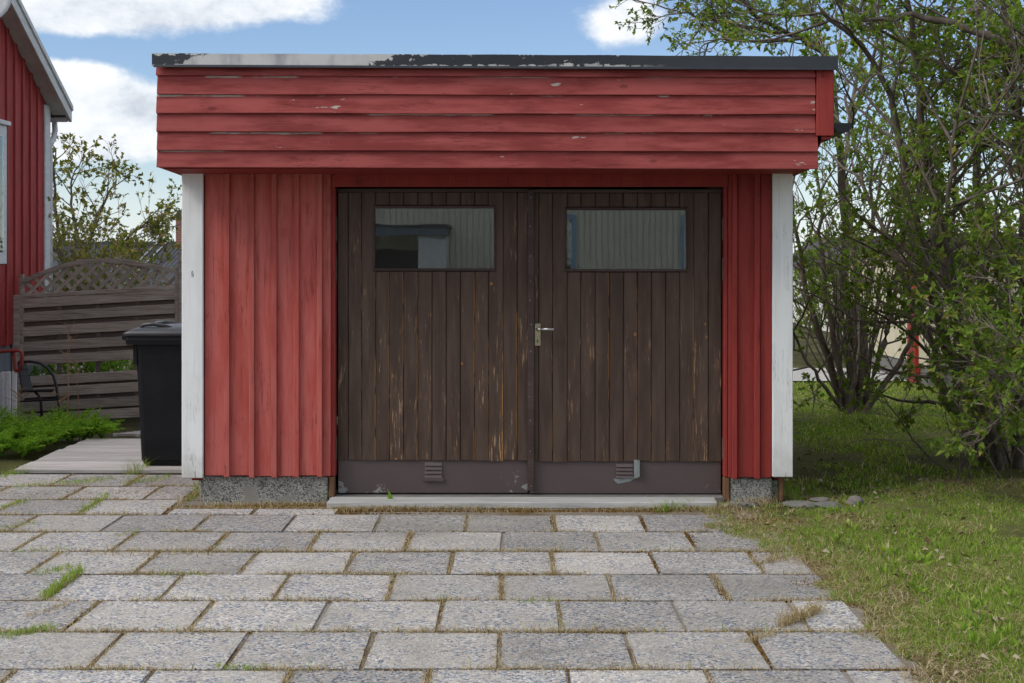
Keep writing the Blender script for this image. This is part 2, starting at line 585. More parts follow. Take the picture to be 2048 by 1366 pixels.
M['fence'] = make_weathered('weathered_fence_wood', (0.30, 0.25, 0.205), (0.42, 0.37, 0.32), 'X')
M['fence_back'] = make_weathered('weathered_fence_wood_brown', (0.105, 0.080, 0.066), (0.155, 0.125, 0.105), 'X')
M['deck'] = make_weathered('grey_deck_wood', (0.33, 0.31, 0.295), (0.43, 0.41, 0.395), 'X', (0.15, 0.145, 0.13), tint=0.14)
M['sill'] = make_weathered('pale_grey_plank_wood', (0.44, 0.44, 0.43), (0.33, 0.33, 0.32), 'X', (0.18, 0.17, 0.16), tint=0.02)


def make_glass():
    m, t, b = new_mat('old_window_glass')
    m.node_tree.nodes.remove(b)
    v, loc, r = obj_coord(t, 9.0)
    hn = t.noise(t.mapping(v, (1.0, 1.0, 2.2)), 3.2, 2.0, 0.4)
    bn = t.n('ShaderNodeBump', {'Height': hn, 'Strength': 0.007, 'Distance': 0.02})
    fr = t.n('ShaderNodeFresnel', {'IOR': 2.7, 'Normal': bn.outputs[0]})
    dirt = t.math('MULTIPLY', t.step(t.noise(v, 60.0, 3.0, 0.7), 0.62, 0.78), 0.25)
    gl = t.n('ShaderNodeBsdfGlossy', {'Color': (0.92, 0.95, 0.93, 1), 'Roughness': 0.012, 'Normal': bn.outputs[0]})
    tr = t.n('ShaderNodeBsdfTransparent', {'Color': (0.80, 0.83, 0.80, 1)})
    df = t.n('ShaderNodeBsdfDiffuse', {'Color': (0.35, 0.34, 0.32, 1)})
    a = t.n('ShaderNodeMixShader', {0: fr.outputs[0], 1: tr.outputs[0], 2: gl.outputs[0]})
    a2 = t.n('ShaderNodeMixShader', {0: t.math('ADD', dirt, 0.05), 1: a.outputs[0], 2: df.outputs[0]})
    out = m.node_tree.nodes['Material Output']
    t.l.new(a2.outputs[0], out.inputs[0])
    return m


M['glass'] = make_glass()


def make_paver():
    m, t, b = new_mat('exposed_aggregate_paver')
    v, loc, r = obj_coord(t)
    peb = t.n('ShaderNodeTexVoronoi', {'Vector': v, 'Scale': 95.0, 'Randomness': 1.0})
    edge = t.n('ShaderNodeTexVoronoi', {'Vector': v, 'Scale': 95.0}, feature='DISTANCE_TO_EDGE')
    rv = t.n('ShaderNodeSeparateColor', {0: peb.outputs['Color']}).outputs[0]
    lightp = [(0.0, (0.085, 0.105, 0.145)), (0.20, (0.19, 0.215, 0.26)), (0.42, (0.34, 0.345, 0.355)), (0.6, (0.40, 0.37, 0.33)), (0.74, (0.42, 0.35, 0.30)), (0.86, (0.52, 0.51, 0.49)), (1.0, (0.62, 0.62, 0.62))]
    c = t.ramp(rv, lightp, 'CONSTANT')
    grout = t.mix(t.noise(v, 6.0, 3.0), (0.34, 0.33, 0.31), (0.27, 0.265, 0.26))
    c = t.mix(t.step(edge.outputs['Distance'], 0.10, 0.02), c, grout)
    # weathering: a worn cement skin in places, bare bluish pebbles in others, different from slab to slab
    skin_n = t.noise(t.mapping(v, (1, 1, 1)), 6.0, 6.0, 0.7)
    skin = t.step(t.math('ADD', skin_n, t.math('MULTIPLY', t.math('SUBTRACT', r, 0.5), 0.12)), 0.47, 0.60)
    fine_ = t.noise(v, 130.0, 3.0, 0.7)
    skinc = t.mix(t.step(fine_, 0.35, 0.7), (0.22, 0.205, 0.185), (0.50, 0.475, 0.435))
    c = t.mix(t.math('MULTIPLY', skin, 0.60), c, skinc)
    lo = t.noise(v, 2.6, 4.0, 0.55)
    r2 = t.math('FRACT', t.math('MULTIPLY', r, 17.31))
    k = t.math('ADD', t.math('MULTIPLY', t.math('SUBTRACT', lo, 0.5), 0.55), t.math('ADD', 0.80, t.math('MULTIPLY', r2, 0.54)))
    c = t.mix(1.0, c, t.n('ShaderNodeCombineXYZ', {0: k, 1: t.math('MULTIPLY', k, 0.985), 2: t.math('MULTIPLY', k, 0.965)}).outputs[0], 'MULTIPLY')
    wp = t.n('ShaderNodeNewGeometry').outputs['Position']
    dirt = t.step(t.noise(wp, 0.9, 5.0, 0.62), 0.50, 0.70)
    c = t.mix(t.math('MULTIPLY', dirt, 0.42), c, (0.19, 0.175, 0.15))
    stain = t.step(t.noise(v, 5.5, 5.0, 0.6), 0.60, 0.74)
    c = t.mix(t.math('MULTIPLY', stain, 0.45), c, (0.15, 0.135, 0.11))
    s = t.n('ShaderNodeSeparateXYZ', {0: loc})
    rim = t.math('MAXIMUM', t.math('ABSOLUTE', s.outputs[0]), t.math('ABSOLUTE', s.outputs[1]))
    rimn = t.math('ADD', rim, t.math('MULTIPLY', t.math('SUBTRACT', t.noise(v, 16.0, 4.0), 0.5), 0.10))
    c = t.mix(t.math('MULTIPLY', t.step(rimn, 0.232, 0.268), 0.6), c, (0.13, 0.105, 0.075))
    t.set(b, 'Base Color', c)
    b.inputs['Roughness'].default_value = 0.85
    b.inputs['Specular IOR Level'].default_value = 0.25
    h = t.math('MINIMUM', edge.outputs['Distance'], 0.25)
    bump(t, b, h, 0.55, 0.012)
    return m


M['paver'] = make_paver()


def make_ground(name, stops, scale=2.0, fine=35.0, bmp=0.6, grit=False):
    m, t, b = new_mat(name)
    tcn = t.n('ShaderNodeTexCoord')
    v = tcn.outputs['Object']
    n1 = t.noise(v, scale, 6.0, 0.6)
    n2 = t.noise(v, fine, 5.0, 0.7)
    f = t.math('ADD', t.math('MULTIPLY', n1, 0.6), t.math('MULTIPLY', n2, 0.4))
    col = t.ramp(f, stops)
    if grit:
        col = t.mix(t.math('MULTIPLY', t.step(t.noise(v, 0.9, 2.0), 0.42, 0.58), 0.75), col, t.mix(n2, (0.20, 0.185, 0.16), (0.36, 0.345, 0.32)))
    t.set(b, 'Base Color', col)
    b.inputs['Roughness'].default_value = 0.95
    b.inputs['Specular IOR Level'].default_value = 0.1
    bump(t, b, n2, bmp, 0.03)
    return m


M['bed'] = make_ground('moss_and_earth_joint_filling', [(0.30, (0.065, 0.040, 0.020)), (0.45, (0.13, 0.085, 0.042)), (0.55, (0.21, 0.165, 0.105)), (0.68, (0.30, 0.27, 0.22))], 5.0, 60.0, grit=True)
M['lawn'] = make_ground('lawn_soil_and_moss', [(0.30, (0.050, 0.040, 0.024)), (0.42, (0.080, 0.085, 0.028)), (0.52, (0.12, 0.125, 0.04)), (0.62, (0.19, 0.165, 0.085)), (0.75, (0.26, 0.22, 0.13))], 1.6, 40.0)
M['earth'] = make_ground('garden_earth_and_grass', [(0.32, (0.04, 0.030, 0.020)), (0.48, (0.065, 0.062, 0.025)), (0.60, (0.085, 0.095, 0.030)), (0.72, (0.13, 0.11, 0.06))], 1.2, 30.0)
M['gravel'] = make_ground('pale_gravel_road', [(0.3, (0.34, 0.33, 0.32)), (0.7, (0.46, 0.45, 0.44))], 3.0, 90.0, 0.3)
M['moss'] = make_ground('brown_cushion_moss', [(0.30, (0.075, 0.036, 0.012)), (0.5, (0.145, 0.082, 0.022)), (0.7, (0.21, 0.135, 0.035))], 9.0, 120.0, 1.0)


def make_pebbledash():
    m, t, b = new_mat('pebbledash_concrete')
    tcn = t.n('ShaderNodeTexCoord')
    v = tcn.outputs['Object']
    peb = t.n('ShaderNodeTexVoronoi', {'Vector': v, 'Scale': 150.0})
    rv = t.n('ShaderNodeSeparateColor', {0: peb.outputs['Color']}).outputs[0]
    c = t.ramp(rv, [(0.0, (0.09, 0.09, 0.085)), (0.25, (0.20, 0.195, 0.18)), (0.45, (0.31, 0.30, 0.27)), (0.75, (0.40, 0.385, 0.35))], 'CONSTANT')
    big = t.noise(t.mapping(v, (1, 1, 0.7)), 4.5, 4.0, 0.5)
    c = t.mix(t.step(big, 0.56, 0.60), c, t.mix(t.noise(v, 20.0, 4.0), (0.30, 0.285, 0.25), (0.22, 0.21, 0.19)))
    t.set(b, 'Base Color', c)
    b.inputs['Roughness'].default_value = 0.95
    bump(t, b, peb.outputs['Distance'], 0.5, 0.01)
    return m


M['dash'] = make_pebbledash()


def make_leaf(name, stops, trans=0.35):
    m, t, b = new_mat(name)
    m.node_tree.nodes.remove(b)
    g = t.n('ShaderNodeNewGeometry')
    col = t.ramp(g.outputs['Random Per Island'], stops)
    df = t.n('ShaderNodeBsdfDiffuse', {'Color': col})
    tl = t.n('ShaderNodeBsdfTranslucent', {'Color': t.mix(1.0, col, (1.3, 1.35, 0.7), 'MULTIPLY')})
    mx = t.n('ShaderNodeMixShader', {0: trans, 1: df.outputs[0], 2: tl.outputs[0]})
    t.l.new(mx.outputs[0], m.node_tree.nodes['Material Output'].inputs[0])
    return m


M['leaf'] = make_leaf('spring_leaf', [(0.0, (0.095, 0.165, 0.030)), (0.4, (0.155, 0.245, 0.045)), (0.75, (0.215, 0.295, 0.060)), (0.93, (0.27, 0.30, 0.075)), (1.0, (0.30, 0.23, 0.07))], 0.5)
M['leaf_dull'] = make_leaf('olive_leaf', [(0.0, (0.10, 0.13, 0.040)), (0.5, (0.17, 0.19, 0.055)), (0.85, (0.26, 0.23, 0.065)), (1.0, (0.32, 0.22, 0.08))], 0.5)
M['fern'] = make_leaf('feathery_green_leaf', [(0.0, (0.10, 0.21, 0.024)), (0.5, (0.17, 0.32, 0.036)), (1.0, (0.25, 0.40, 0.06))], 0.45)
M['grass'] = make_leaf('green_grass_blade', [(0.0, (0.135, 0.235, 0.034)), (0.45, (0.22, 0.35, 0.052)), (0.76, (0.30, 0.40, 0.075)), (0.88, (0.43, 0.41, 0.17)), (1.0, (0.58, 0.51, 0.32))], 0.45)
M['straw'] = make_leaf('dry_straw_blade', [(0.0, (0.19, 0.120, 0.060)), (0.4, (0.34, 0.255, 0.135)), (0.75, (0.48, 0.395, 0.245)), (1.0, (0.58, 0.52, 0.37))], 0.25)
M['litter'] = make_leaf('dead_leaf', [(0.0, (0.09, 0.06, 0.035)), (0.5, (0.22, 0.16, 0.10)), (1.0, (0.42, 0.36, 0.28))], 0.1)
M['moss_leaf'] = make_leaf('brown_moss_tuft', [(0.0, (0.050, 0.026, 0.010)), (0.5, (0.105, 0.058, 0.018)), (1.0, (0.17, 0.11, 0.03))], 0.1)
M['flower'] = make_leaf('white_flower', [(0.0, (0.6, 0.62, 0.55)), (1.0, (0.75, 0.75, 0.7))], 0.2)


def make_bark(name, c1, c2):
    m, t, b = new_mat(name)
    tcn = t.n('ShaderNodeTexCoord')
    v = tcn.outputs['Object']
    n1 = t.noise(t.mapping(v, (1, 1, 0.35)), 22.0, 6.0, 0.7)
    n2 = t.noise(v, 3.0, 4.0)
    c = t.mix(t.step(n1, 0.35, 0.7), c1, c2)
    c = t.mix(t.math('MULTIPLY', t.step(n2, 0.58, 0.7), 0.35), c, (0.14, 0.12, 0.055))
    t.set(b, 'Base Color', c)
    b.inputs['Roughness'].default_value = 0.9
    bump(t, b, n1, 0.5, 0.01)
    return m


M['bark'] = make_bark('brown_bark', (0.085, 0.066, 0.052), (0.165, 0.135, 0.110))
M['twig'] = make_bark('grey_brown_twig', (0.14, 0.110, 0.088), (0.23, 0.19, 0.16))


# ------------------------------------------------------------------ ground and paving
def sstep(a, b_, x):
    u = np.clip((x - a) / (b_ - a), 0, 1)
    return u * u * (3 - 2 * u)


def terrain(x, y):
    """flat round the garage; the garden behind on the left falls away by half a metre"""
    x, y = np.asarray(x, float), np.asarray(y, float)
    drop = 0.5 * np.clip((y - 11.2) / 5.3, 0, 1) * sstep(0.5, -2.0, x)
    return -drop


def sheet(name, xs, ys, zf, mat, kind='structure'):
    xx, yy = np.meshgrid(xs, ys)
    zz = zf(xx, yy)
    nx, ny = len(xs), len(ys)
    v = np.stack([xx.ravel(), yy.ravel(), zz.ravel()], 1)
    i = np.arange((ny - 1) * (nx - 1))
    a = (i // (nx - 1)) * nx + i % (nx - 1)
    q = np.stack([a, a + 1, a + nx + 1, a + nx], 1)
    me = np_mesh(name, v, q, mat)
    o = link(name, me)
    if kind:
        o['kind'] = kind
    return o


gx_ = np.unique(np.concatenate([[-300, -150, -80, -40, -25], np.arange(-16, 16.1, 0.5), [25, 40, 80, 150, 300]]))
gy_ = np.unique(np.concatenate([[-120, -60, -30, -15], np.arange(-10, 30.1, 0.5), [40, 60, 100, 200, 320]]))
sheet('ground', gx_, gy_, lambda x, y: terrain(x, y) - 0.045, M['earth'])


def wobble(x, y, amp):
    return amp * (np.sin(x * 3.1 + 1.3 * np.sin(y * 1.9)) * np.cos(y * 2.7 + x) + 0.5 * np.sin(x * 7.3 + y * 5.1))


sheet('lawn', np.arange(1.47, 14.01, 0.2), np.arange(0.0, 16.41, 0.2),
      lambda x, y: -0.006 + wobble(x, y, 0.006) * sstep(1.5, 2.2, x) + 0.008 * sstep(1.6, 2.4, x), M['lawn'])
sheet('road', np.arange(2.4, 30, 1.0), np.array([16.6, 17.2, 17.9, 18.6]), lambda x, y: 0 * x + 0.012, M['gravel'])
bed = sheet('paved_drive', np.arange(-7.0, 1.51, 0.1), np.arange(0.0, 9.46, 0.1),
            lambda x, y: -0.0058 + wobble(x * 3, y * 3, 0.0006), M['bed'])


def paver_mesh(k, sx=0.4905, sy=0.4935):
    bm = bmesh.new()
    bmesh.ops.create_cube(bm, size=1.0)
    rr = random.Random(k)
    for vv in bm.verts:
        vv.co.x *= sx
        vv.co.y *= sy
        vv.co.z *= 0.06
        vv.co.x += rr.uniform(-0.004, 0.004)
        vv.co.y += rr.uniform(-0.004, 0.004)
    bmesh.ops.bevel(bm, geom=[e for e in bm.edges], offset=0.007, segments=2, affect='EDGES')
    for vv in bm.verts:
        vv.co += Vector((rr.uniform(-1, 1), rr.uniform(-1, 1), rr.uniform(-0.6, 0.6))) * 0.0018
    me = bpy.data.meshes.new('paver')
    bm.to_mesh(me)
    bm.free()
    me.materials.append(M['paver'])
    return me


pav_full = [paver_mesh(k) for k in range(5)]
pav_half = [paver_mesh(20 + k, 0.238) for k in range(2)]
pav_cut = [paver_mesh(30 + k, 0.486, 0.16) for k in range(2)]
ROW0, PITCH = 4.936, 0.4995
joint_rows, joint_cross = [], []      # for the weeds that grow in the joints


def put_paver(me, x, y):
    o = link('paver', me, None, bed)
    o.location = (x, y, -0.030 + rnd.uniform(-0.0015, 0.0025))
    o.rotation_euler = (max(-0.008, min(0.008, rnd.gauss(0, 0.0035))), max(-0.008, min(0.008, rnd.gauss(0, 0.0035))), rnd.gauss(0, 0.007))


for k in range(-4, 9):
    y0 = ROW0 + PITCH * k
    yc = y0 + PITCH / 2
    off = (-0.05 if k % 2 == 0 else 0.2)
    if k == 5:
        off = 0.24
    xl = -0.46 * yc - 0.9
    xr = 1.46
    if k >= 6:
        xr = -2.05
    joint_rows.append((y0, xl, xr))
    i0 = math.floor((xl - off) / 0.5)
    i = i0
    while True:
        xa = off + 0.5 * i
        if xa + 0.25 > xr + 0.02:
            break
        jx = xa + rnd.uniform(-0.004, 0.004)
        joint_cross.append((xa, y0))
        if xa + 0.5 <= xr + 0.1:
            put_paver(rnd.choice(pav_full), xa + 0.25, yc)
        else:
            put_paver(rnd.choice(pav_half), xa + 0.125, yc)
        i += 1
for i in range(2):                                     # cut row along the foundation
    o = link('paver', pav_cut[i % 2], None, bed)
    o.location = (-1.78 + 0.5 * i, 8.05, -0.029)
joint_rows.append((8.135, -2.1, 1.3))


# ------------------------------------------------------------------ garage
Yb, Yw, Yd = 8.335, 8.35, 8.405         # board faces, backing, door planks
garage = empty('garage', (0, 8.35, 0))
tag(garage, 'red flat-roofed wooden garage with brown double doors', 'garage')
GD = 11.9                                # rear


def gx(px):
    return X(px, Yb)


def gz(py):
    return Z(py, Yb)


XL, XR = gx(366), gx(1584)
zb = gz(953)
zt = 2.40
# body behind the cladding (side walls, rear wall)
b_ = MB()
b_.box(XL + 0.03, XL + 0.09, Yw + 0.09, GD, 0.12, zt - 0.1)
b_.box(XR - 0.09, XR - 0.03, Yw + 0.09, GD, 0.12, zt - 0.1)
b_.box(XL + 0.03, XR - 0.03, GD, GD + 0.06, 0.12, zt - 0.1)
child_at(b_.obj('side_walls', M['red_plain'], garage), garage, (0, 0, 0))
fl_ = MB().box(XL + 0.1, XR - 0.1, Yw + 0.12, GD - 0.02, 0.0, 0.05)
child_at(fl_.obj('floor', M['slab'], garage), garage, (0, 0, 0))

# front wall backing
DX0, DX1 = gx(671), gx(1448)
DZ1 = gz(376)
fw = MB()
fw.box(XL + 0.02, gx(655), Yw, Yw + 0.08, zb + 0.01, 2.12)
fw.box(gx(1463), XR - 0.02, Yw, Yw + 0.08, zb + 0.01, 2.12)
fw.box(gx(655) + 0.0005, gx(1463) - 0.0005, Yw + 0.003, Yw + 0.083, gz(364), 2.12)
front = fw.obj('front_wall', M['red_plain'], garage)
child_at(front, garage, (0, 0, 0))
front_loc = front


def wall_piece(name, px0, px1, py0, py1, yf, th, mat, bevel=0.003, dz=0.0):
    return block(name, mat, front, gx(px0), gx(px1), yf, yf + th, gz(py1) + dz, gz(py0), bevel)


wb = [409, 449.5, 499.5, 544.5, 589, 635, 662]
for a, c in zip(wb[:-1], wb[1:]):
    wall_piece('board', a + 0.6, c - 0.3, 346, 952 + rnd.uniform(-1, 1), Yb, 0.0145, M['red_v'])
for a, c in ((449, 460), (499, 509.5), (544, 554.5), (588, 599), (634.5, 645)):
    wall_piece('batten', a, c, 347, 954 + rnd.uniform(-1, 1.5), Yb - 0.020, 0.0195, M['red_v'], 0.003)
for a, c in ((1457, 1475.5), (1475.8, 1520), (1520.3, 1543)):
    wall_piece('board', a, c, 346, 955 + rnd.uniform(-1, 1), Yb, 0.0145, M['red_plain'])
for a, c in ((1464, 1473.5), (1508, 1519)):
    wall_piece('batten', a, c, 347, 957, Yb - 0.020, 0.0195, M['red_plain'], 0.003)
# lintel and jamb boards round the doors
wall_piece('lintel_board', 663, 1456, 347, 373.5, Yb - 0.003, 0.0175, M['red_plain'])
wall_piece('jamb_board', 655.5, 670, 371, 953, Yb + 0.016, 0.07, M['red_plain'])
wall_piece('jamb_board', 1449, 1456.5, 371, 955, Yb + 0.016, 0.07, M['red_plain'])
for (a, c, t0, t1) in ((657, 668.5, 954, 995), (1448.5, 1460, 956, 1001)):
    o = block('jamb_post', M['wood_bare'], garage, gx(a), gx(c), Yb + 0.018, Yb + 0.075, gz(t1), gz(t0) - 0.001, 0.004)
# white corner boards
for nm, a, c, bot in (('l', 365.5, 408, 955), ('r', 1543.5, 1584, 953)):
    cb = block('corner_board', M['white_v'], garage, gx(a), gx(c), Yb - 0.028, Yb - 0.001, gz(bot), gz(341), 0.004)
    if nm == 'l':
        block('corner_side_board', M['white_v'], garage, gx(a), gx(a) + 0.024, Yb, Yb + 0.12, gz(bot), gz(341), 0.004)
    else:
        block('corner_side_board', M['white_v'], garage, gx(c) - 0.024, gx(c), Yb, Yb + 0.12, gz(bot), gz(341), 0.004)
block('prop_post', M['wood_bare'], garage, gx(1561), gx(1569), Yb + 0.03, Yb + 0.07, 0.0, gz(954), 0.006)
# foundation
for (a, c) in ((XL + 0.05, XL + 0.2), (XR - 0.2, XR - 0.05)):
    fo = MB().box(a, c, Yw + 0.201, GD, -0.03, 0.119).obj('side_footing', M['dash'], garage, bevel=0.008)
    child_at(fo, garage, (0, 0, 0))
for (a, c, t_) in ((gx(403), gx(655), zb), (gx(1461), gx(1546), gz(957))):
    fo = MB().box(a, c, Yw + 0.012, Yw + 0.20, -0.03, t_).obj('foundation', M['dash'], garage, bevel=0.008)
    child_at(fo, garage, (0, 0, 0))
# concrete threshold under the doors
o = MB().box(gx(657), gx(1450), Yb + 0.02, Yb + 0.20, -0.02, gz(994)).obj('threshold', M['slab'], garage, bevel=0.01)
child_at(o, garage, (0, 0, 0))

# fascia box in front of and round the flat roof
Yf = 7.95
FXL, FXR = X(312, Yf), X(1636, Yf)


def fz(pl, pr):
    return Z(pl, Yf), Z(pr, Yf)


fas = MB()
zl0, zr0 = fz(334, 338)
zl1, zr1 = fz(124, 128)
yfb = Yf + 0.03
# front backing
fas.hexa([(FXL + 0.02, yfb, zl0 + 0.006), (FXR - 0.02, yfb, zr0 + 0.006), (FXR - 0.02, yfb + 0.03, zr0 + 0.006), (FXL + 0.02, yfb + 0.03, zl0 + 0.006),
          (FXL + 0.02, yfb, zl1), (FXR - 0.02, yfb, zr1), (FXR - 0.02, yfb + 0.03, zr1), (FXL + 0.02, yfb + 0.03, zl1)])
fascia = fas.obj('fascia', M['red_h'], garage)
child_at(fascia, garage, (0, 0, 0))
# soffit sloping a little down towards the wall, and side barge boards
so = MB()
zs0, zs1 = min(zl0, zr0) + 0.004, min(zl0, zr0) - 0.014
so.hexa([(FXL + 0.03, yfb + 0.031, zs0), (FXR - 0.03, yfb + 0.031, zs0), (FXR - 0.03, 8.60, zs1), (FXL + 0.03, 8.60, zs1),
         (FXL + 0.03, yfb + 0.031, zs0 + 0.02), (FXR - 0.03, yfb + 0.031, zs0 + 0.02), (FXR - 0.03, 8.60, zs1 + 0.02), (FXL + 0.03, 8.60, zs1 + 0.02)])
child_at(so.obj('soffit', M['red_plain'], garage), garage, (0, 0, 0))
sb = MB()
sb.hexa([(FXL + 0.001, Yf + 0.032, zl0 + 0.001), (FXL + 0.024, Yf + 0.032, zl0 + 0.001), (FXL + 0.024, GD + 0.3, zl0 - 0.10), (FXL + 0.001, GD + 0.3, zl0 - 0.10),
         (FXL + 0.001, Yf + 0.032, zl1), (FXL + 0.024, Yf + 0.032, zl1), (FXL + 0.024, GD + 0.3, zl1 - 0.10), (FXL + 0.001, GD + 0.3, zl1 - 0.10)])
child_at(sb.obj('side_fascia', M['red_h'], garage), garage, (0, 0, 0))
FXR2 = X(1667, Yf)
zrb = Z(272, Yf)
sb = MB()
sb.hexa([(FXR2 - 0.025, Yf + 0.032, zrb + 0.004), (FXR2 - 0.001, Yf + 0.032, zrb + 0.004), (FXR2 - 0.001, GD + 0.3, zrb - 0.1), (FXR2 - 0.025, GD + 0.3, zrb - 0.1),
         (FXR2 - 0.025, Yf + 0.032, zr1), (FXR2 - 0.001, Yf + 0.032, zr1), (FXR2 - 0.001, GD + 0.3, zr1 - 0.1), (FXR2 - 0.025, GD + 0.3, zr1 - 0.1)])
child_at(sb.obj('side_fascia', M['red_h'], garage), garage, (0, 0, 0))
# sloping dark eave board under the gutter on the right
eb = MB()
e0 = X(1640, Yf)
eb.hexa([(FXR - 0.03, Yf + 0.034, zr0 + 0.05), (FXR2 - 0.03, Yf + 0.034, zrb + 0.02), (FXR2 - 0.03, GD, zrb - 0.06), (FXR - 0.03, GD, zr0 - 0.03),
         (FXR - 0.03, Yf + 0.034, zr0 + 0.07), (FXR2 - 0.03, Yf + 0.034, zrb + 0.04), (FXR2 - 0.03, GD, zrb - 0.04), (FXR - 0.03, GD, zr0 - 0.01)])
child_at(eb.obj('eave_board', M['red_plain'], garage), garage, (0, 0, 0))
block('barge_end', M['red_plain'], garage, X(1644, Yf), X(1662, Yf), Yf + 0.004, Yf + 0.03, Z(279, Yf), Z(272.5, Yf), 0.002)
# six lapped boards: each leans out at its lower edge
lap_l = [133, 152, 190, 227.6, 265, 302, 336]
lap_r = [137, 156.6, 192.6, 231, 267.5, 305, 340]
for i in range(6):
    xl = FXL + rnd.uniform(-0.004, 0.006)
    xr = X(1631, Yf) + rnd.uniform(-0.003, 0.001) if i < 4 else FXR + rnd.uniform(-0.003, 0.003)
    tl, tr = fz(lap_l[i], lap_r[i])
    bl, br_ = fz(lap_l[i + 1] - 1.5, lap_r[i + 1] - 1.5)
    xm = (xl + xr) / 2
    bm_ = MB()
    n = 14
    vs_, fs_ = [], []
    for j in range(n + 1):
        u = j / n
        x = xl + (xr - xl) * u - xm
        zt_, zb_ = tl + (tr - tl) * u, bl + (br_ - bl) * u + 0.0016 * math.sin(u * 17 + i * 2.1) * (1 if i in (1, 2, 3) else 0.3)
        yo = 0.0012 * math.sin(u * 11 + i)
        vs_ += [(x, Yf + 0.010 + yo - 8, zt_ + 0.004), (x, Yf - 0.006 + yo - 8, zb_ + 0.003), (x, Yf - 0.004 + yo - 8, zb_), (x, Yf + 0.016 - 8, zb_), (x, Yf + 0.028 - 8, zt_ + 0.004)]
    zc = (tl + bl) / 2
    vs_ = [(p[0], p[1], p[2] - zc) for p in vs_]
    for j in range(n):
        for k in range(5):
            k2 = (k + 1) % 5
            fs_.append((j * 5 + k, j * 5 + k2, (j + 1) * 5 + k2, (j + 1) * 5 + k))
    fs_ += [(4, 3, 2, 1, 0), tuple(n * 5 + k for k in range(5))]
    bm_.add(vs_, fs_)
    o = bm_.obj('siding_board', M['red_h'], fascia)
    child_at(o, fascia, (xm, 8, zc))
block('corner_board', M['red_plain'], fascia, X(1632.5, Yf), X(1667, Yf), Yf - 0.012, Yf + 0.029, zrb, Z(138, Yf), 0.003).data
# roof edge flashing
cap = MB()
zc0l, zc1l = Z(132, Yf - 0.03), Z(106.5, Yf - 0.03)
zc0r, zc1r = Z(138, Yf - 0.03), Z(112.5, Yf - 0.03)
cx0, cx1 = X(304, Yf - 0.03), X(1676, Yf - 0.03)
cz = (zc0l + zc1r) / 2
n = 24
vs_, fs_ = [], []
for j in range(n + 1):
    u = j / n
    x = cx0 + (cx1 - cx0) * u
    a, c = zc0l + (zc0r - zc0l) * u, zc1l + (zc1r - zc1l) * u
    jig = 0.0012 * math.sin(u * 40)
    vs_ += [(x, -0.033, a + jig), (x, -0.033 + 0.004 * math.sin(u * 9), c + jig), (x, 0.20, c + 0.004), (x, 0.20, c - 0.006), (x, -0.008, c - 0.008), (x, -0.022, a + 0.012), (x, -0.024, a)]
zc = (zc0l + zc1l) / 2
vs_ = [(p[0], p[1], p[2] - zc) for p in vs_]
for j in range(n):
    for k in range(7):
        k2 = (k + 1) % 7
        fs_.append((j * 7 + k, j * 7 + k2, (j + 1) * 7 + k2, (j + 1) * 7 + k))
fs_ += [tuple(range(6, -1, -1)), tuple(n * 7 + k for k in range(7))]
cap.add(vs_, fs_)
o = cap.obj('roof_edge_flashing', M['cap'], garage)
child_at(o, garage, (0, Yf, zc))
drip = MB().hexa([(cx0 + 0.01, Yf - 0.040, zc0l - 0.006), (cx1 - 0.02, Yf - 0.040, zc0r - 0.006), (cx1 - 0.02, Yf - 0.02, zc0r - 0.006), (cx0 + 0.01, Yf - 0.02, zc0l - 0.006),
                  (cx0 + 0.01, Yf - 0.036, zc0l + 0.008), (cx1 - 0.02, Yf - 0.036, zc0r + 0.008), (cx1 - 0.02, Yf - 0.02, zc0r + 0.008), (cx0 + 0.01, Yf - 0.02, zc0l + 0.008)])
child_at(drip.obj('drip_edge', M['black_metal'], garage), garage, (0, 0, 0))
rf = MB().hexa([(FXL + 0.03, Yf + 0.07, zl1 - 0.05), (FXR2 - 0.03, Yf + 0.07, zr1 - 0.05), (FXR2 - 0.03, GD + 0.29, zr1 - 0.16), (FXL + 0.03, GD + 0.29, zl1 - 0.16),
                (FXL + 0.03, Yf + 0.07, zl1 - 0.01), (FXR2 - 0.03, Yf + 0.07, zr1 - 0.01), (FXR2 - 0.03, GD + 0.29, zr1 - 0.12), (FXL + 0.03, GD + 0.29, zl1 - 0.12)])
child_at(rf.obj('roof', M['felt'], garage), garage, (0, 0, 0))
# half-round gutter along the right side
gt = MB()
Yg0, Yg1 = 8.15, GD + 0.2
gc = PT(1686, 246, Yg0)
ro, ri = 0.058, 0.053
vs_, fs_ = [], []
nn = 10
for y in (Yg0, Yg1):
    for rr in (ro, ri):
        for k in range(nn + 1):
            a = math.pi + math.pi * k / nn
            vs_.append((gc.x + rr * math.cos(a), y, gc.z + rr * math.sin(a) - (0.06 if y > 9 else 0)))
m_ = nn + 1
for k in range(nn):
    fs_ += [(k, k + 1, 2 * m_ + k + 1, 2 * m_ + k), (m_ + k, 3 * m_ + k, 3 * m_ + k + 1, m_ + k + 1)]
fs_ += [tuple(range(m_)), (0, 2 * m_, 3 * m_, m_), (m_ - 1, 2 * m_ - 1, 4 * m_ - 1, 3 * m_ - 1)]
gt.add(vs_, fs_)
child_at(gt.obj('gutter', M['black_metal'], garage), garage, (0, 0, 0))


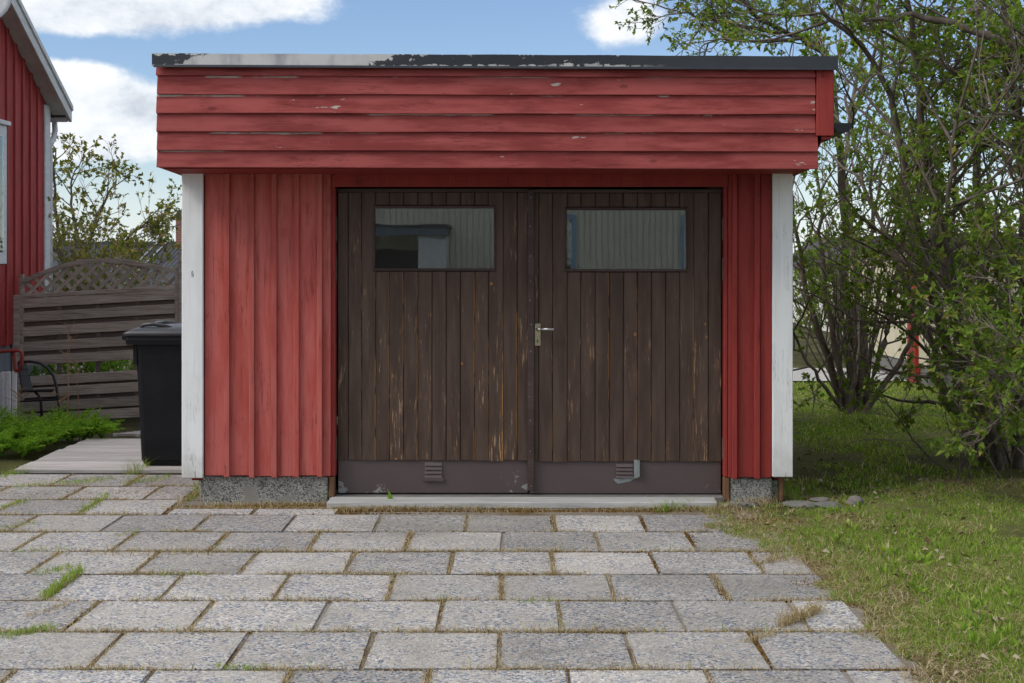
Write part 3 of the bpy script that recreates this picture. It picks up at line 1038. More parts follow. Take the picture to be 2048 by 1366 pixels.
# ---- doors
def make_door(px0, px1, seams, win, ptop, pbot, kick_bot):
    wx0, wx1, wy0, wy1 = win
    Yk = Yd + 0.026                      # backing behind planks
    bk = MB()
    x0, x1 = gx(px0), gx(px1)
    zt_, zb_ = gz(ptop), gz(kick_bot - 4)
    a, c, d, e = gx(wx0) + 0.008, gx(wx1) - 0.008, gz(wy1) + 0.008, gz(wy0) - 0.008
    bk.box(x0 + 0.004, a, Yk, Yk + 0.03, zb_, zt_ - 0.004)
    bk.box(c, x1 - 0.004, Yk, Yk + 0.03, zb_, zt_ - 0.004)
    bk.box(a + 0.0001, c - 0.0001, Yk, Yk + 0.03, zb_, d)
    bk.box(a + 0.0001, c - 0.0001, Yk, Yk + 0.03, e, zt_ - 0.004)
    door = bk.obj('door', M['dark_in'], garage)
    child_at(door, garage, (0, 0, 0))
    block('top_rail', M['door_plain'], door, x0, x1, Yd - 0.004, Yd + 0.0255, gz(ptop + 7), zt_, 0.002)
    edges = [px0] + seams + [px1]
    zp1, zp0 = gz(ptop + 7.5), gz(pbot)
    for p, q in zip(edges[:-1], edges[1:]):
        if q - p < 6:
            continue
        lo_z = zp0 + rnd.uniform(-0.003, 0.003)
        g = 0.0016
        xa, xb = gx(p) + g, gx(q) - g
        yo = Yd + rnd.uniform(-0.0015, 0.0015)
        mid = (p + q) / 2
        spans = [(lo_z, zp1)]
        inside = p >= wx0 - 1 and q <= wx1 + 1
        if inside:
            spans = [(lo_z, gz(wy1 + 3)), (gz(wy0 - 3), zp1)]
        elif q > wx0 + 1 and p < wx1 - 1:      # plank notched round the window's corner
            cut = gx(wx0 - 1.5) if p < wx0 else gx(wx1 + 1.5)
            a_, c_ = (xa, cut) if p < wx0 else (cut, xb)
            d_, e_ = (cut, xb) if p < wx0 else (xa, cut)
            nb = MB().box(a_, c_, yo, yo + 0.025, lo_z, zp1)
            nb.box(d_, e_, yo, yo + 0.025, lo_z, gz(wy1 + 3)).box(d_, e_, yo, yo + 0.025, gz(wy0 - 3), zp1)
            ctr_ = Vector(((xa + xb) / 2, yo + 0.0125, (lo_z + zp1) / 2))
            nb.v = [tuple(Vector(p_) - ctr_) for p_ in nb.v]
            child_at(nb.obj('plank', M['door'], door), door, ctr_)
            continue
        for (s0, s1) in spans:
            block('plank', M['door'], door, xa, xb, yo, yo + 0.025, s0, s1, 0.0035)
    # kick plate
    block('kick_plate', M['plate'], door, x0 + 0.002, x1 - 0.002, Yd + 0.012, Yd + 0.0255, gz(kick_bot), gz(pbot - 3), 0.003)
    # window frame of four thin mouldings and the pane
    wxa, wxb, wza, wzb = gx(wx0), gx(wx1), gz(wy1), gz(wy0)
    f = 0.014
    for (x_0, x_1, z_0, z_1) in ((wxa - 0.004, wxb + 0.004, wzb - f + 0.004, wzb + 0.006), (wxa - 0.004, wxb + 0.004, wza - 0.006, wza + f - 0.004),
                                 (wxa - 0.004, wxa + f - 0.004, wza + f - 0.0035, wzb - f + 0.0035), (wxb - f + 0.004, wxb + 0.004, wza + f - 0.0035, wzb - f + 0.0035)):
        block('window_moulding', M['door_plain'], door, x_0, x_1, Yd - 0.008, Yd + 0.026, z_0, z_1, 0.003)
    pane = MB().box(wxa + f - 0.006, wxb - f + 0.006, Yd + 0.014, Yd + 0.0175, wza + f - 0.006, wzb - f + 0.006)
    o = pane.obj('window_pane', M['glass'], door)
    child_at(o, door, ((wxa + wxb) / 2, Yd, (wza + wzb) / 2))
    for vv in o.data.vertices:
        vv.co -= Vector(((wxa + wxb) / 2, Yd, (wza + wzb) / 2))
    # putty line along two sides of the pane
    pu = MB()
    pu.box(wxb - f + 0.0035, wxb - f + 0.0085, Yd - 0.002, Yd + 0.013, wza + f, wzb - f)
    o = pu.obj('putty_line', M['white_v'], door)
    child_at(o, door, (0, 0, 0))
    pu = MB()
    pu.box(wxa + f, wxb - f, Yd - 0.002, Yd + 0.013, wza + f - 0.0085, wza + f - 0.0055)
    o = pu.obj('putty_line', M['white_v'], door)
    child_at(o, door, (0, 0, 0))
    return door


sl = [693.6, 721, 749, 777, 805.6, 834, 863, 891.5, 920, 949, 977, 1006, 1034.7]
sr = [1078, 1106, 1135, 1163, 1192, 1220.5, 1249, 1277, 1305, 1334, 1362.7, 1390.6, 1420]
door_l = make_door(672, 1057, sl, (744.5, 990, 412.5, 540), 376, 924.5, 991)
door_r = make_door(1059.5, 1447, sr, (1131.5, 1376.5, 416, 541.5), 377.5, 926.5, 992)
tag(door_l, 'left brown door leaf with a wide window and orange wood showing in its joints')
tag(door_r, 'right brown door leaf with the steel lever handle')
# cover strip over the meeting edges, with nails
block('cover_strip', M['door_plain'], door_r, gx(1055.5), gx(1068.5), Yd - 0.018, Yd - 0.0045, gz(985), gz(379), 0.003)
nl = MB().lathe([(0.0, -0.0025), (0.0025, -0.002), (0.0035, 0.0), (0.0035, 0.003)], axis='Y', sides=8).mesh('nail')
nl.materials.append(M['steel'])
for py in (394, 452, 512, 563, 601, 650, 704, 770, 795, 843, 905, 975):
    o = link('nail', nl, None, door_r)
    child_at(o, door_r, (gx(1061 + rnd.uniform(-2, 2)), Yd - 0.0185, gz(py)))
# lever handle
block('handle_plate', M['brass'], door_r, gx(1069.5), gx(1082), Yd - 0.007, Yd - 0.0005, gz(693), gz(648), 0.002)
hx, hz_ = gx(1074.8), gz(659)
lv = MB()
lv.tube([(hx, Yd - 0.007, hz_), (hx, Yd - 0.030, hz_), (hx + 0.004, Yd - 0.042, hz_), (hx + 0.016, Yd - 0.048, hz_), (hx + 0.03, Yd - 0.049, hz_)], [0.009, 0.008, 0.0075, 0.0072, 0.007], 10)
lv.tube([(hx + 0.028, Yd - 0.049, hz_), (gx(1108) - 0.003, Yd - 0.048, hz_), (gx(1108), Yd - 0.048, hz_)], [0.0085, 0.0085, 0.007], 12)
child_at(lv.obj('lever_handle', M['steel'], door_r, smooth=True), door_r, (0, 0, 0))
kh = MB().lathe([(0.0, -0.0005), (0.0042, -0.0004), (0.0042, 0.002)], c=(gx(1075.5), Yd - 0.0072, gz(682)), axis='Y', sides=10)
kh.box(gx(1075.5) - 0.0022, gx(1075.5) + 0.0022, Yd - 0.0078, Yd - 0.006, gz(687), gz(682.5))
child_at(kh.obj('keyhole', M['rubber'], door_r), door_r, (0, 0, 0))
# hinges
for door, px, ys in ((door_l, 669.6, ((433, 480), (515, 560), (877, 920))), (door_r, 1449.3, ((435, 479), (516, 560), (878, 921)))):
    for (a, c) in ys:
        hm = MB()
        z0, z1 = gz(c), gz(a)
        xh = gx(px)
        q = (z1 - z0) / 2
        hm.tube([(xh, Yd - 0.022, z0), (xh, Yd - 0.022, z0 + q - 0.001)], 0.0085, 8)
        hm.tube([(xh, Yd - 0.022, z0 + q + 0.001), (xh, Yd - 0.022, z1)], 0.0085, 8)
        hm.tube([(xh, Yd - 0.022, z0 - 0.007), (xh, Yd - 0.022, z0)], 0.006, 8)
        child_at(hm.obj('hinge', M['rust'], door), door, (0, 0, 0))


# vents in the kick plates
def vent(door, x0, x1, y0, y1, slats, lip=True):
    vm = MB()
    h = (gz(y0) - gz(y1)) / slats
    for i in range(slats):
        zt_ = gz(y0) - i * h
        vm.hexa([(gx(x0), Yd + 0.000, zt_ - h), (gx(x1), Yd + 0.000, zt_ - h), (gx(x1), Yd + 0.0115, zt_ - h), (gx(x0), Yd + 0.0115, zt_ - h),
                 (gx(x0), Yd + 0.0095, zt_ - 0.003), (gx(x1), Yd + 0.0095, zt_ - 0.003), (gx(x1), Yd + 0.0118, zt_ - 0.003), (gx(x0), Yd + 0.0118, zt_ - 0.003)])
    if lip:
        vm.box(gx(x0 - 3), gx(x1 + 4), Yd - 0.001, Yd + 0.0119, gz(y1 + 7), gz(y1) - 0.0005)
    child_at(vm.obj('vent', M['plate'], door), door, (0, 0, 0))


vent(door_l, 848, 882.5, 927, 959, 4)
vent(door_r, 1234, 1268, 930, 960, 4, False)
ang = MB().box(gx(1270), gx(1278.5), Yd - 0.004, Yd + 0.0115, gz(960), gz(923))
ang.box(gx(1278.6), gx(1281), Yd - 0.016, Yd + 0.0115, gz(957), gz(924))
child_at(ang.obj('vent_bracket', M['bare_metal'], door_r, bevel=0.001), door_r, (0, 0, 0))
sc = MB()
pts = [(1229, 961), (1246, 962), (1266, 957), (1275, 960), (1262, 967), (1247, 970), (1238, 972), (1231, 966)]
vs_ = [(gx(p), Yd + 0.0098, gz(q)) for p, q in pts] + [(gx(p), Yd + 0.0121, gz(q)) for p, q in pts]
k = len(pts)
sc.add(vs_, [tuple(range(k)), tuple(range(2 * k - 1, k - 1, -1))] + [(i, (i + 1) % k, k + (i + 1) % k, k + i) for i in range(k)])
child_at(sc.obj('scraped_patch', M['bare_metal'], door_r), door_r, (0, 0, 0))

# sill plank lying in front of the doors
sp = MB().hexa([(X(653, 8.16), 8.155, -0.004), (X(1434, 8.16), 8.150, -0.004), (X(1428, 8.33), 8.33, -0.004), (X(662, 8.33), 8.33, -0.004),
                (X(653, 8.16), 8.16, 0.034), (X(1434, 8.16), 8.155, 0.034), (X(1428, 8.33), 8.33, 0.037), (X(662, 8.33), 8.33, 0.037)])
o = sp.obj('sill_plank', M['sill'], None, bevel=0.004)
ctr = Vector((0, 8.24, 0.015))
for vv in o.data.vertices:
    vv.co -= ctr
o.location = ctr
tag(o, 'pale grey weathered plank lying before the garage doors', 'plank')

# ------------------------------------------------------------------ stones by the right corner
def stone(loc, size, seed, mat, label):
    bm = bmesh.new()
    bmesh.ops.create_icosphere(bm, subdivisions=3, radius=1.0)
    rr = np.random.default_rng(seed)
    ph = rr.uniform(0, 6, 6)
    for vv in bm.verts:
        c = vv.co.copy()
        k = 1 + 0.13 * math.sin(2.3 * c.x + ph[0]) + 0.12 * math.sin(2.9 * c.y + ph[1]) + 0.1 * math.sin(3.7 * c.z + ph[2] + c.x * 2)
        vv.co = Vector((c.x * size[0], c.y * size[1], c.z * size[2])) * k
    me = bpy.data.meshes.new('stone')
    bm.to_mesh(me)
    bm.free()
    me.polygons.foreach_set('use_smooth', [True] * len(me.polygons))
    o = link('stone', me, mat, None, loc)
    return tag(o, label, 'stone', 'stones beside the garage corner')


stone((X(1708, 8.25), 8.25, 0.018), (0.050, 0.042, 0.032), 3, M['stone'], 'rounded pinkish grey stone lying in the grass right of the garage')
stone((X(1642, 8.3), 8.32, 0.022), (0.060, 0.045, 0.016), 5, M['stone'], 'flat tan stone on the dark slabs by the garage corner')
stone((X(1605, 8.25), 8.25, 0.004), (0.10, 0.09, 0.022), 6, M['slab'], 'dark flat slab of stone at the right garage corner')
stone((X(1660, 8.2), 8.2, 0.006), (0.09, 0.06, 0.022), 8, M['slab'], 'dark flat stone lying in front of the tan stone')
stone((X(1475, 8.18), 8.2, 0.004), (0.11, 0.05, 0.024), 9, M['slab'], 'grey flat stone below the right pebbledash footing')

# ------------------------------------------------------------------ deck on the left
deck = empty('deck', (-2.8, 9.5, 0.0))
tag(deck, 'low grey weathered wooden deck beside the black bin', 'deck')
y = 9.52
i = 0
while y < 11.15:
    wd = 0.118
    x0 = -3.50 - 0.0 + rnd.uniform(-0.012, 0.012)
    block('deck_board', M['deck'], deck, x0, -1.99, y, y + wd, -0.008, 0.022 + rnd.uniform(-0.002, 0.002), 0.004)
    y += wd + 0.009
    i += 1
block('deck_joist', M['fence_back'], deck, -3.49, -1.99, 9.535, 9.60, -0.04, -0.0085, 0.003)
block('deck_joist', M['fence_back'], deck, -3.49, -1.99, 11.0, 11.06, -0.04, -0.0085, 0.003)
ramp_deck = empty('deck_ramp', (-2.8, 11.2, 0.0))
tag(ramp_deck, 'grey deck boards laid aslant behind the bin, going down to the fence', 'deck')
for i in range(14):
    # boards run obliquely and follow the falling ground
    me_key = 'ramp_board'
    if me_key not in _cache:
        me_ = MB().box(-1.25, 1.25, -0.058, 0.058, -0.014, 0.014).mesh('deck_board', bevel=0.004)
        me_.materials.append(M['deck'])
        _cache[me_key] = me_
    o = link('deck_board', _cache[me_key], None, ramp_deck)
    yy = 11.55 + i * 0.205
    zc = float(terrain(-2.9, yy)) + 0.008
    child_at(o, ramp_deck, (-2.75 + 0.0 * i, yy + 0.28, zc))
    sl_ = math.atan(0.5 / 5.3)
    o.rotation_euler = Euler((-sl_, sl_ * 0.5, R(33)), 'XYZ')
    o.scale = (0.42 if i in (0,) else 0.62, 1, 1)

# ------------------------------------------------------------------ wheelie bin
wb_ = empty('wheelie_bin', (-2.40, 9.9, 0.024))
tag(wb_, 'black plastic wheelie bin standing on the deck beside the garage', 'bin')
bx0, bx1, by0, by1 = X(271, 9.66), -1.98, 9.63, 10.19
BZ0, BZ1 = 0.058, 0.945


def loft(secs):
    """stack of rounded rectangles (x0,x1,y0,y1,z,r)"""
    mb = MB()
    vs_, fs_ = [], []
    per = 0
    for (x0, x1, y0, y1, z, r) in secs:
        pts = []
        for (cx, cy, a0) in ((x1 - r, y1 - r, 0), (x0 + r, y1 - r, 90), (x0 + r, y0 + r, 180), (x1 - r, y0 + r, 270)):
            for k in range(5):
                a = R(a0 + 22.5 * k)
                pts.append((cx + r * math.cos(a), cy + r * math.sin(a), z))
        per = len(pts)
        vs_ += pts
    for i in range(len(secs) - 1):
        for k in range(per):
            k2 = (k + 1) % per
            fs_.append((i * per + k, i * per + k2, (i + 1) * per + k2, (i + 1) * per + k))
    fs_.append(tuple(range(per - 1, -1, -1)))
    fs_.append(tuple((len(secs) - 1) * per + k for k in range(per)))
    mb.add(vs_, fs_)
    return mb


tap = 0.035
bd = loft([(bx0 + tap + 0.02, bx1 - 0.02, by0 + 0.05, by1 - 0.05, BZ0 - 0.030, 0.03), (bx0 + tap, bx1, by0 + 0.03, by1 - 0.03, BZ0 + 0.01, 0.035),
           (bx0 + 0.004, bx1, by0, by1, BZ1 - 0.10, 0.04), (bx0 - 0.003, bx1, by0, by1, BZ1 - 0.02, 0.04)])
child_at(bd.obj('body', M['black_plastic'], wb_, smooth=False, bevel=0.0), wb_, (0, 0, 0))
rim = loft([(bx0 - 0.055, bx1 + 0.01, by0 - 0.03, by1 + 0.03, BZ1 - 0.055, 0.03), (bx0 - 0.065, bx1 + 0.01, by0 - 0.035, by1 + 0.035, BZ1 - 0.02, 0.035), (bx0 - 0.06, bx1 + 0.01, by0 - 0.03, by1 + 0.03, BZ1 + 0.005, 0.03)])
child_at(rim.obj('rim', M['black_plastic'], wb_), wb_, (0, 0, 0))
lid = loft([(bx0 - 0.075, bx1 + 0.06, by0 - 0.042, by1 + 0.042, BZ1 + 0.006, 0.04), (bx0 - 0.078, bx1 + 0.06, by0 - 0.045, by1 + 0.045, BZ1 + 0.030, 0.045),
            (bx0 - 0.03, bx1 + 0.05, by0 - 0.02, by1 + 0.02, BZ1 + 0.052, 0.06), (bx0 + 0.02, bx1 + 0.04, by0 + 0.05, by1 - 0.05, BZ1 + 0.068, 0.09), (bx0 + 0.15, bx1, by0 + 0.17, by1 - 0.17, BZ1 + 0.078, 0.08)])
lido = lid.obj('lid', M['lid_plastic'], wb_, smooth=True)
child_at(lido, wb_, (0, 0, 0))
for yy in (by0 + 0.06, by1 - 0.16):
    hd = MB().tube([(bx0 + 0.02, yy, BZ1 + 0.045), (bx0 + 0.05, yy, BZ1 + 0.082), (bx0 + 0.12, yy, BZ1 + 0.088), (bx0 + 0.19, yy, BZ1 + 0.078), (bx0 + 0.26, yy, BZ1 + 0.058)], [0.013, 0.014, 0.014, 0.013, 0.01], 8)
    child_at(hd.obj('lid_handle', M['lid_plastic'], lido, smooth=True), lido, (0, 0, 0))
gr = MB().box(bx0 - 0.105, bx0 - 0.066, by0 + 0.05, by1 - 0.05, BZ1 - 0.025, BZ1 + 0.012)
child_at(gr.obj('front_grip', M['black_plastic'], wb_, bevel=0.008), wb_, (0, 0, 0))
rib = MB().box(bx0 - 0.012, bx0 + 0.02, by0 + 0.006, by0 + 0.05, BZ1 - 0.20, BZ1 - 0.056)
child_at(rib.obj('corner_rib', M['black_plastic'], wb_, bevel=0.004), wb_, (0, 0, 0))
for yy in (by0 - 0.012, by1 - 0.035):
    wh = MB().lathe([(0.0, 0.0), (0.05, -0.002), (0.088, 0.0), (0.098, 0.012), (0.098, 0.036), (0.088, 0.047), (0.0, 0.047)], axis='Y', sides=24, c=(bx1 - 0.10, yy, 0.024 + 0.10))
    child_at(wh.obj('wheel', M['rubber'], wb_), wb_, (0, 0, 0))

# ------------------------------------------------------------------ fence with lattice top
YF = 16.8
fence = empty('fence', (X(200, YF), YF, -0.5))
tag(fence, 'weathered wooden fence panel with arched lattice top', 'fence')
SL = math.atan((300 - 345) / 765.0) * -1      # the panel climbs to the right
fx0, fx1 = X(44, YF), X(351, YF)
fxc = (fx0 + fx1) / 2


def frise(x):
    return (x - fxc) * math.tan(SL)


def fence_bar(name, mat, x0, x1, zc, h, y0, y1, bevel=0.003):
    """a board that follows the slope of the panel"""
    me_ = MB().hexa([(x0 - fxc, y0 - YF, frise(x0) - h / 2), (x1 - fxc, y0 - YF, frise(x1) - h / 2), (x1 - fxc, y1 - YF, frise(x1) - h / 2), (x0 - fxc, y1 - YF, frise(x0) - h / 2),
                     (x0 - fxc, y0 - YF, frise(x0) + h / 2), (x1 - fxc, y0 - YF, frise(x1) + h / 2), (x1 - fxc, y1 - YF, frise(x1) + h / 2), (x0 - fxc, y1 - YF, frise(x0) + h / 2)]).mesh(name, bevel=bevel)
    o = link(name, me_, mat, fence)
    child_at(o, fence, (fxc, YF, zc))
    return o


ppm = F / YF
ztop = Z(588, YF)                        # middle of the rail under the lattice (panel centre)
front_py = [598, 626, 655, 685, 713, 754, 778, 806, 829]
for i, py in enumerate(front_py):
    fence_bar('fence_board', M['fence'], fx0, fx1, Z(py, YF), 0.118, YF - 0.012 + rnd.uniform(-0.003, 0.003), YF + 0.006)
for i, py in enumerate([612, 641, 670, 699, 766, 792, 818]):
    fence_bar('fence_board', M['fence_back'], fx0, fx1, Z(py, YF), 0.105, YF + 0.026, YF + 0.042)
for px in (118, 195, 273):
    o = block('fence_batten', M['fence_back'], fence, X(px, YF) - 0.03, X(px, YF) + 0.03, YF + 0.0065, YF + 0.0255, Z(838, YF), Z(596, YF), 0.003)
for px, top in ((43.5, 548), (353.5, 535)):
    block('frame_stile', M['fence'], fence, X(px, YF) - 0.022, X(px, YF) + 0.022, YF - 0.02, YF + 0.045, Z(840, YF), Z(top, YF), 0.004)
block('post', M['fence'], fence, X(357.5, YF) + 0.0, X(357.5, YF) + 0.09, YF - 0.03, YF + 0.06, -0.55, Z(502, YF), 0.006)
block('post', M['fence'], fence, X(40, YF) - 0.09, X(40, YF) - 0.0, YF - 0.03, YF + 0.06, -0.55, Z(590, YF), 0.006)
fence_bar('lattice_rail', M['fence'], fx0, fx1, Z(583.5, YF), 0.05, YF - 0.018, YF + 0.03)


def arch_py(px):
    """upper edge of the arch in the picture"""
    pts_ = [(42, 560), (70, 548), (100, 536), (140, 524), (180, 517), (215, 516), (255, 519), (300, 528), (352, 538)]
    for (a, pa), (c, pc) in zip(pts_[:-1], pts_[1:]):
        if a <= px <= c:
            return pa + (pc - pa) * (px - a) / (c - a)
    return pts_[0][1] if px < 42 else pts_[-1][1]


ar = MB()
vs_, fs_ = [], []
nn = 22
for j in range(nn + 1):
    px = 42 + (352 - 42) * j / nn
    zt_ = Z(arch_py(px), YF)
    x = X(px, YF)
    vs_ += [(x, YF - 0.022, zt_ - 0.055), (x, YF + 0.034, zt_ - 0.055), (x, YF + 0.034, zt_), (x, YF - 0.022, zt_)]
for j in range(nn):
    for k in range(4):
        k2 = (k + 1) % 4
        fs_.append((j * 4 + k, j * 4 + k2, (j + 1) * 4 + k2, (j + 1) * 4 + k))
fs_ += [(3, 2, 1, 0), tuple(nn * 4 + k for k in range(4))]
ar.add(vs_, fs_)
child_at(ar.obj('arch_rail', M['fence'], fence), fence, (0, 0, 0))


def rail_py(px):
    return 596 + (575 - 596) * (px - 45) / 306.0


def lattice(direction, yoff):
    for s in range(-60, 420, 26):
        # parameter along the slat: px = s + t*cos, py moves with it
        pts_ = []
        for t_ in np.linspace(0, 160, 161):
            px = s + t_ * 0.72 * (1 if direction > 0 else -1) + (0 if direction > 0 else 70)
            py = 600 - t_ * 0.70
            if 46 <= px <= 350 and arch_py(px) + 5 < py < rail_py(px) + 2:
                pts_.append((px, py))
        if len(pts_) < 14:
            continue
        (pa, qa), (pc, qc) = pts_[0], pts_[-1]
        a, c = PT(pa, qa, YF), PT(pc, qc, YF)
        d = (c - a)
        ln = d.length
        if ln < 0.1:
            continue
        me_ = MB().box(-ln / 2 - 0.012, ln / 2 + 0.012, -0.0045, 0.0045, -0.021, 0.021).mesh('lattice_slat')
        o = link('lattice_slat', me_, M['fence'], fence)
        mid = (a + c) / 2
        child_at(o, fence, (mid.x, YF + yoff, mid.z))
        o.rotation_euler = (0, -math.atan2(d.z, d.x), 0)


lattice(1, -0.004)
lattice(-1, 0.0062)

# ------------------------------------------------------------------ red house on the left
HX = X(95, 18.0)
house = empty('house', (HX, 18.0, -0.5))
tag(house, 'red board-clad house with white eaves at the left edge', 'house')
HN = 9.6                                 # near end of the gable wall
RID = 14.0
tanp = math.tan(R(28.4))
EY = 18.28                               # eave end
zE = Z(243, 18.2)                        # underside of rake board at the eave


def rake_z(y):
    return zE + (EY - y) * tanp if y > RID else zE + (EY - RID) * tanp - (RID - y) * tanp


wbase = Z(685, 17.0)
hw = MB()
vs_ = []
for x in (HX - 6.0, HX):
    vs_ += [(x, HN, wbase), (x, 18.0, wbase), (x, 18.0, rake_z(18.0) + 0.04), (x, RID, rake_z(RID) + 0.04), (x, HN, rake_z(HN) + 0.04)]
hw.add(vs_, [(0, 1, 2, 3, 4), (9, 8, 7, 6, 5), (0, 5, 6, 1), (1, 6, 7, 2), (0, 4, 9, 5)])
hwall = hw.obj('wall', M['red_house'], house)
child_at(hwall, house, (0, 0, 0))
yb_ = 17.62
k = 0
while yb_ > 14.6:
    b1 = MB().box(-0.0, 0.024, -0.035, 0.035, wbase - 0.02, rake_z(yb_) + 0.03)
    o = b1.obj('batten', M['red_house'], hwall, bevel=0.004)
    child_at(o, hwall, (HX + 0.0005, yb_, 0))
    yb_ -= 0.27
    k += 1
hb = MB().box(HX - 6.0, HX - 0.04, HN + 0.05, 17.95, -0.6, wbase - 0.002)
child_at(hb.obj('foundation', M['grey_base'], house), house, (0, 0, 0))
block('corner_board', M['white_trim'], house, HX + 0.002, HX + 0.03, 17.84, 18.03, wbase - 0.02, rake_z(17.9) - 0.02, 0.004)
# roof slab, rake boards, soffit boards
OV = 0.23
rs = MB()
for (ya, yc_) in ((EY, RID), (HN - 0.3, RID)):
    za, zc = rake_z(ya) + 0.05, rake_z(RID) + 0.05
    rs.hexa([(HX - 6.2, ya, za), (HX + OV - 0.045, ya, za), (HX + OV - 0.045, yc_, zc), (HX - 6.2, yc_, zc),
             (HX - 6.2, ya, za + 0.13), (HX + OV - 0.045, ya, za + 0.13), (HX + OV - 0.045, yc_, zc + 0.13), (HX - 6.2, yc_, zc + 0.13)])
roof_o = rs.obj('roof', M['felt'], house)
child_at(roof_o, house, (0, 0, 0))
for nm, lo_, hi_, xo in (('rake_board', 0.0, 0.145, 0.0), ('rake_board', 0.1455, 0.215, 0.022)):
    rk = MB()
    rk.hexa([(HX + OV - 0.044, EY + 0.01, rake_z(EY) + lo_), (HX + OV + xo, EY + 0.01, rake_z(EY) + lo_), (HX + OV + xo, RID, rake_z(RID) + lo_), (HX + OV - 0.044, RID, rake_z(RID) + lo_),
             (HX + OV - 0.044, EY + 0.01, rake_z(EY) + hi_), (HX + OV + xo, EY + 0.01, rake_z(EY) + hi_), (HX + OV + xo, RID, rake_z(RID) + hi_), (HX + OV - 0.044, RID, rake_z(RID) + hi_)])
    child_at(rk.obj(nm, M['white_trim'], roof_o, bevel=0.003), roof_o, (0, 0, 0))
yy = EY - 0.1
while yy > 14.3:                         # soffit boards between wall and rake board
    s1 = MB()
    y2 = yy - 0.142
    s1.hexa([(HX + 0.001, yy, rake_z(yy) + 0.030), (HX + OV - 0.0445, yy, rake_z(yy) + 0.030), (HX + OV - 0.0445, y2, rake_z(y2) + 0.030), (HX + 0.001, y2, rake_z(y2) + 0.030),
             (HX + 0.001, yy, rake_z(yy) + 0.046), (HX + OV - 0.0445, yy, rake_z(yy) + 0.046), (HX + OV - 0.0445, y2, rake_z(y2) + 0.046), (HX + 0.001, y2, rake_z(y2) + 0.046)])
    child_at(s1.obj('soffit_board', M['white_trim'], roof_o, bevel=0.002), roof_o, (0, 0, 0))
    yy -= 0.146
block('eave_board', M['white_trim'], roof_o, HX - 6.0, HX + OV - 0.05, EY - 0.02, EY + 0.005, rake_z(EY) + 0.0, rake_z(EY) + 0.14, 0.003)
gp = PT(108, 243, EY + 0.06)
dp = MB()
dp.tube([(gp.x - 2.0, EY + 0.065, gp.z + 0.07), (gp.x + 0.06, EY + 0.065, gp.z + 0.06)], 0.055, 10)
dp.tube([PT(109, 243, EY + 0.05), PT(110, 262, EY + 0.05), PT(108, 274, EY), PT(101, 288, 18.09), PT(99.5, 300, 18.07), PT(99.5, 420, 18.07), PT(99.5, 640, 18.07)], 0.038, 10)
child_at(dp.obj('downpipe', M['white_trim'], house, smooth=True), house, (0, 0, 0))
# window near the picture's left edge
wy1 = 4 * 0 + (-HX) * F / (1024 - 8)     # where the wall meets image column 8
win = MB().box(HX + 0.0, HX + 0.035, wy1 - 1.2, wy1, Z(528, wy1), Z(252, wy1))
wo_ = win.obj('window', M['white_trim'], house, bevel=0.004)
child_at(wo_, house, (0, 0, 0))
block('pane', M['glass'], wo_, HX + 0.0352, HX + 0.038, wy1 - 1.08, wy1 - 0.12, Z(505, wy1), Z(275, wy1), 0.0)
block('drip_cap', M['white_trim'], wo_, HX + 0.001, HX + 0.07, wy1 - 1.25, wy1 + 0.05, Z(251.5, wy1), Z(243, wy1), 0.003)

# satellite dish at the top left
DY = 13.2
dc = PT(-44, -8, DY)
dish = empty('satellite_dish', dc)
tag(dish, 'light grey satellite dish cut off by the top left corner', 'satellite dish')
rr = 64 * DY / F
dm = MB().lathe([(0.0, 0.06), (rr * 0.5, 0.045), (rr * 0.85, 0.012), (rr, 0.0), (rr, -0.01), (rr * 0.85, 0.0), (rr * 0.5, 0.033), (0.0, 0.05)], axis='Y', sides=40)
do = dm.obj('reflector', M['dish'], dish, smooth=True)
do.rotation_euler = (R(-18), 0, R(14))
am = MB().tube([(0, 0.05, 0), (-0.1, 0.2, -0.05), (HX - dc.x + 0.0, 0.25, -0.08)], 0.02, 8)
am.obj('mount_arm', M['dish'], dish)
lb = MB().tube([(0, 0.0, -rr), (0.03, -0.22, -rr * 0.6), (0.04, -0.3, -rr * 0.2)], 0.012, 8)
lb.tube([(0.04, -0.33, -rr * 0.2), (0.04, -0.25, -rr * 0.1)], 0.03, 10)
lb.obj('receiver_arm', M['dish'], dish)

# ------------------------------------------------------------------ steps railing and chair
RY = 14.5
rl = empty('stair_railing', (X(0, RY), RY, -0.31))
tag(rl, 'red tube handrail with white corrugated panel at the left edge', 'railing')
for i in range(7):
    px = 33 - i * 10.5
    x1 = X(px, RY)
    x0 = X(px - 10, RY)
    zt_ = Z(742 + i * 0.8, RY)
    o = block('panel_rib', M['white_trim'], rl, x0, x1, RY - (0.018 if i % 2 else 0.0), RY + 0.025 - (0.018 if i % 2 else 0.0), -0.34, zt_, 0.008)
rt = MB()
rt.tube([PT(-60, 712, RY), PT(-10, 704, RY), PT(34, 700.5, RY), PT(40, 702, RY), PT(43.5, 706, RY), PT(44, 713, RY), PT(43.5, 732, RY), PT(42, 738, RY), PT(36, 741, RY), PT(30, 741.5, RY)], 0.019, 10)
child_at(rt.obj('handrail', M['rail_red'], rl, smooth=True), rl, (0, 0, 0))
rp = MB().tube([PT(28, 702, RY + 0.03), PT(31.5, 750, RY + 0.035), PT(31.5, 850, RY + 0.035)], 0.02, 8)
rp.tube([PT(29.5, 760, RY + 0.035), PT(33, 860, RY + 0.035)], 0.012, 6)
child_at(rp.obj('rail_post', M['rail_red'], rl, smooth=True), rl, (0, 0, 0))

CY = 16.0
ch = empty('garden_chair', (X(75, CY), CY, float(terrain(-5.5, CY))))
tag(ch, 'black metal garden armchair in front of the wooden fence', 'chair')


def cpt(px, py, dy=0.0):
    return PT(px, py, CY + dy)


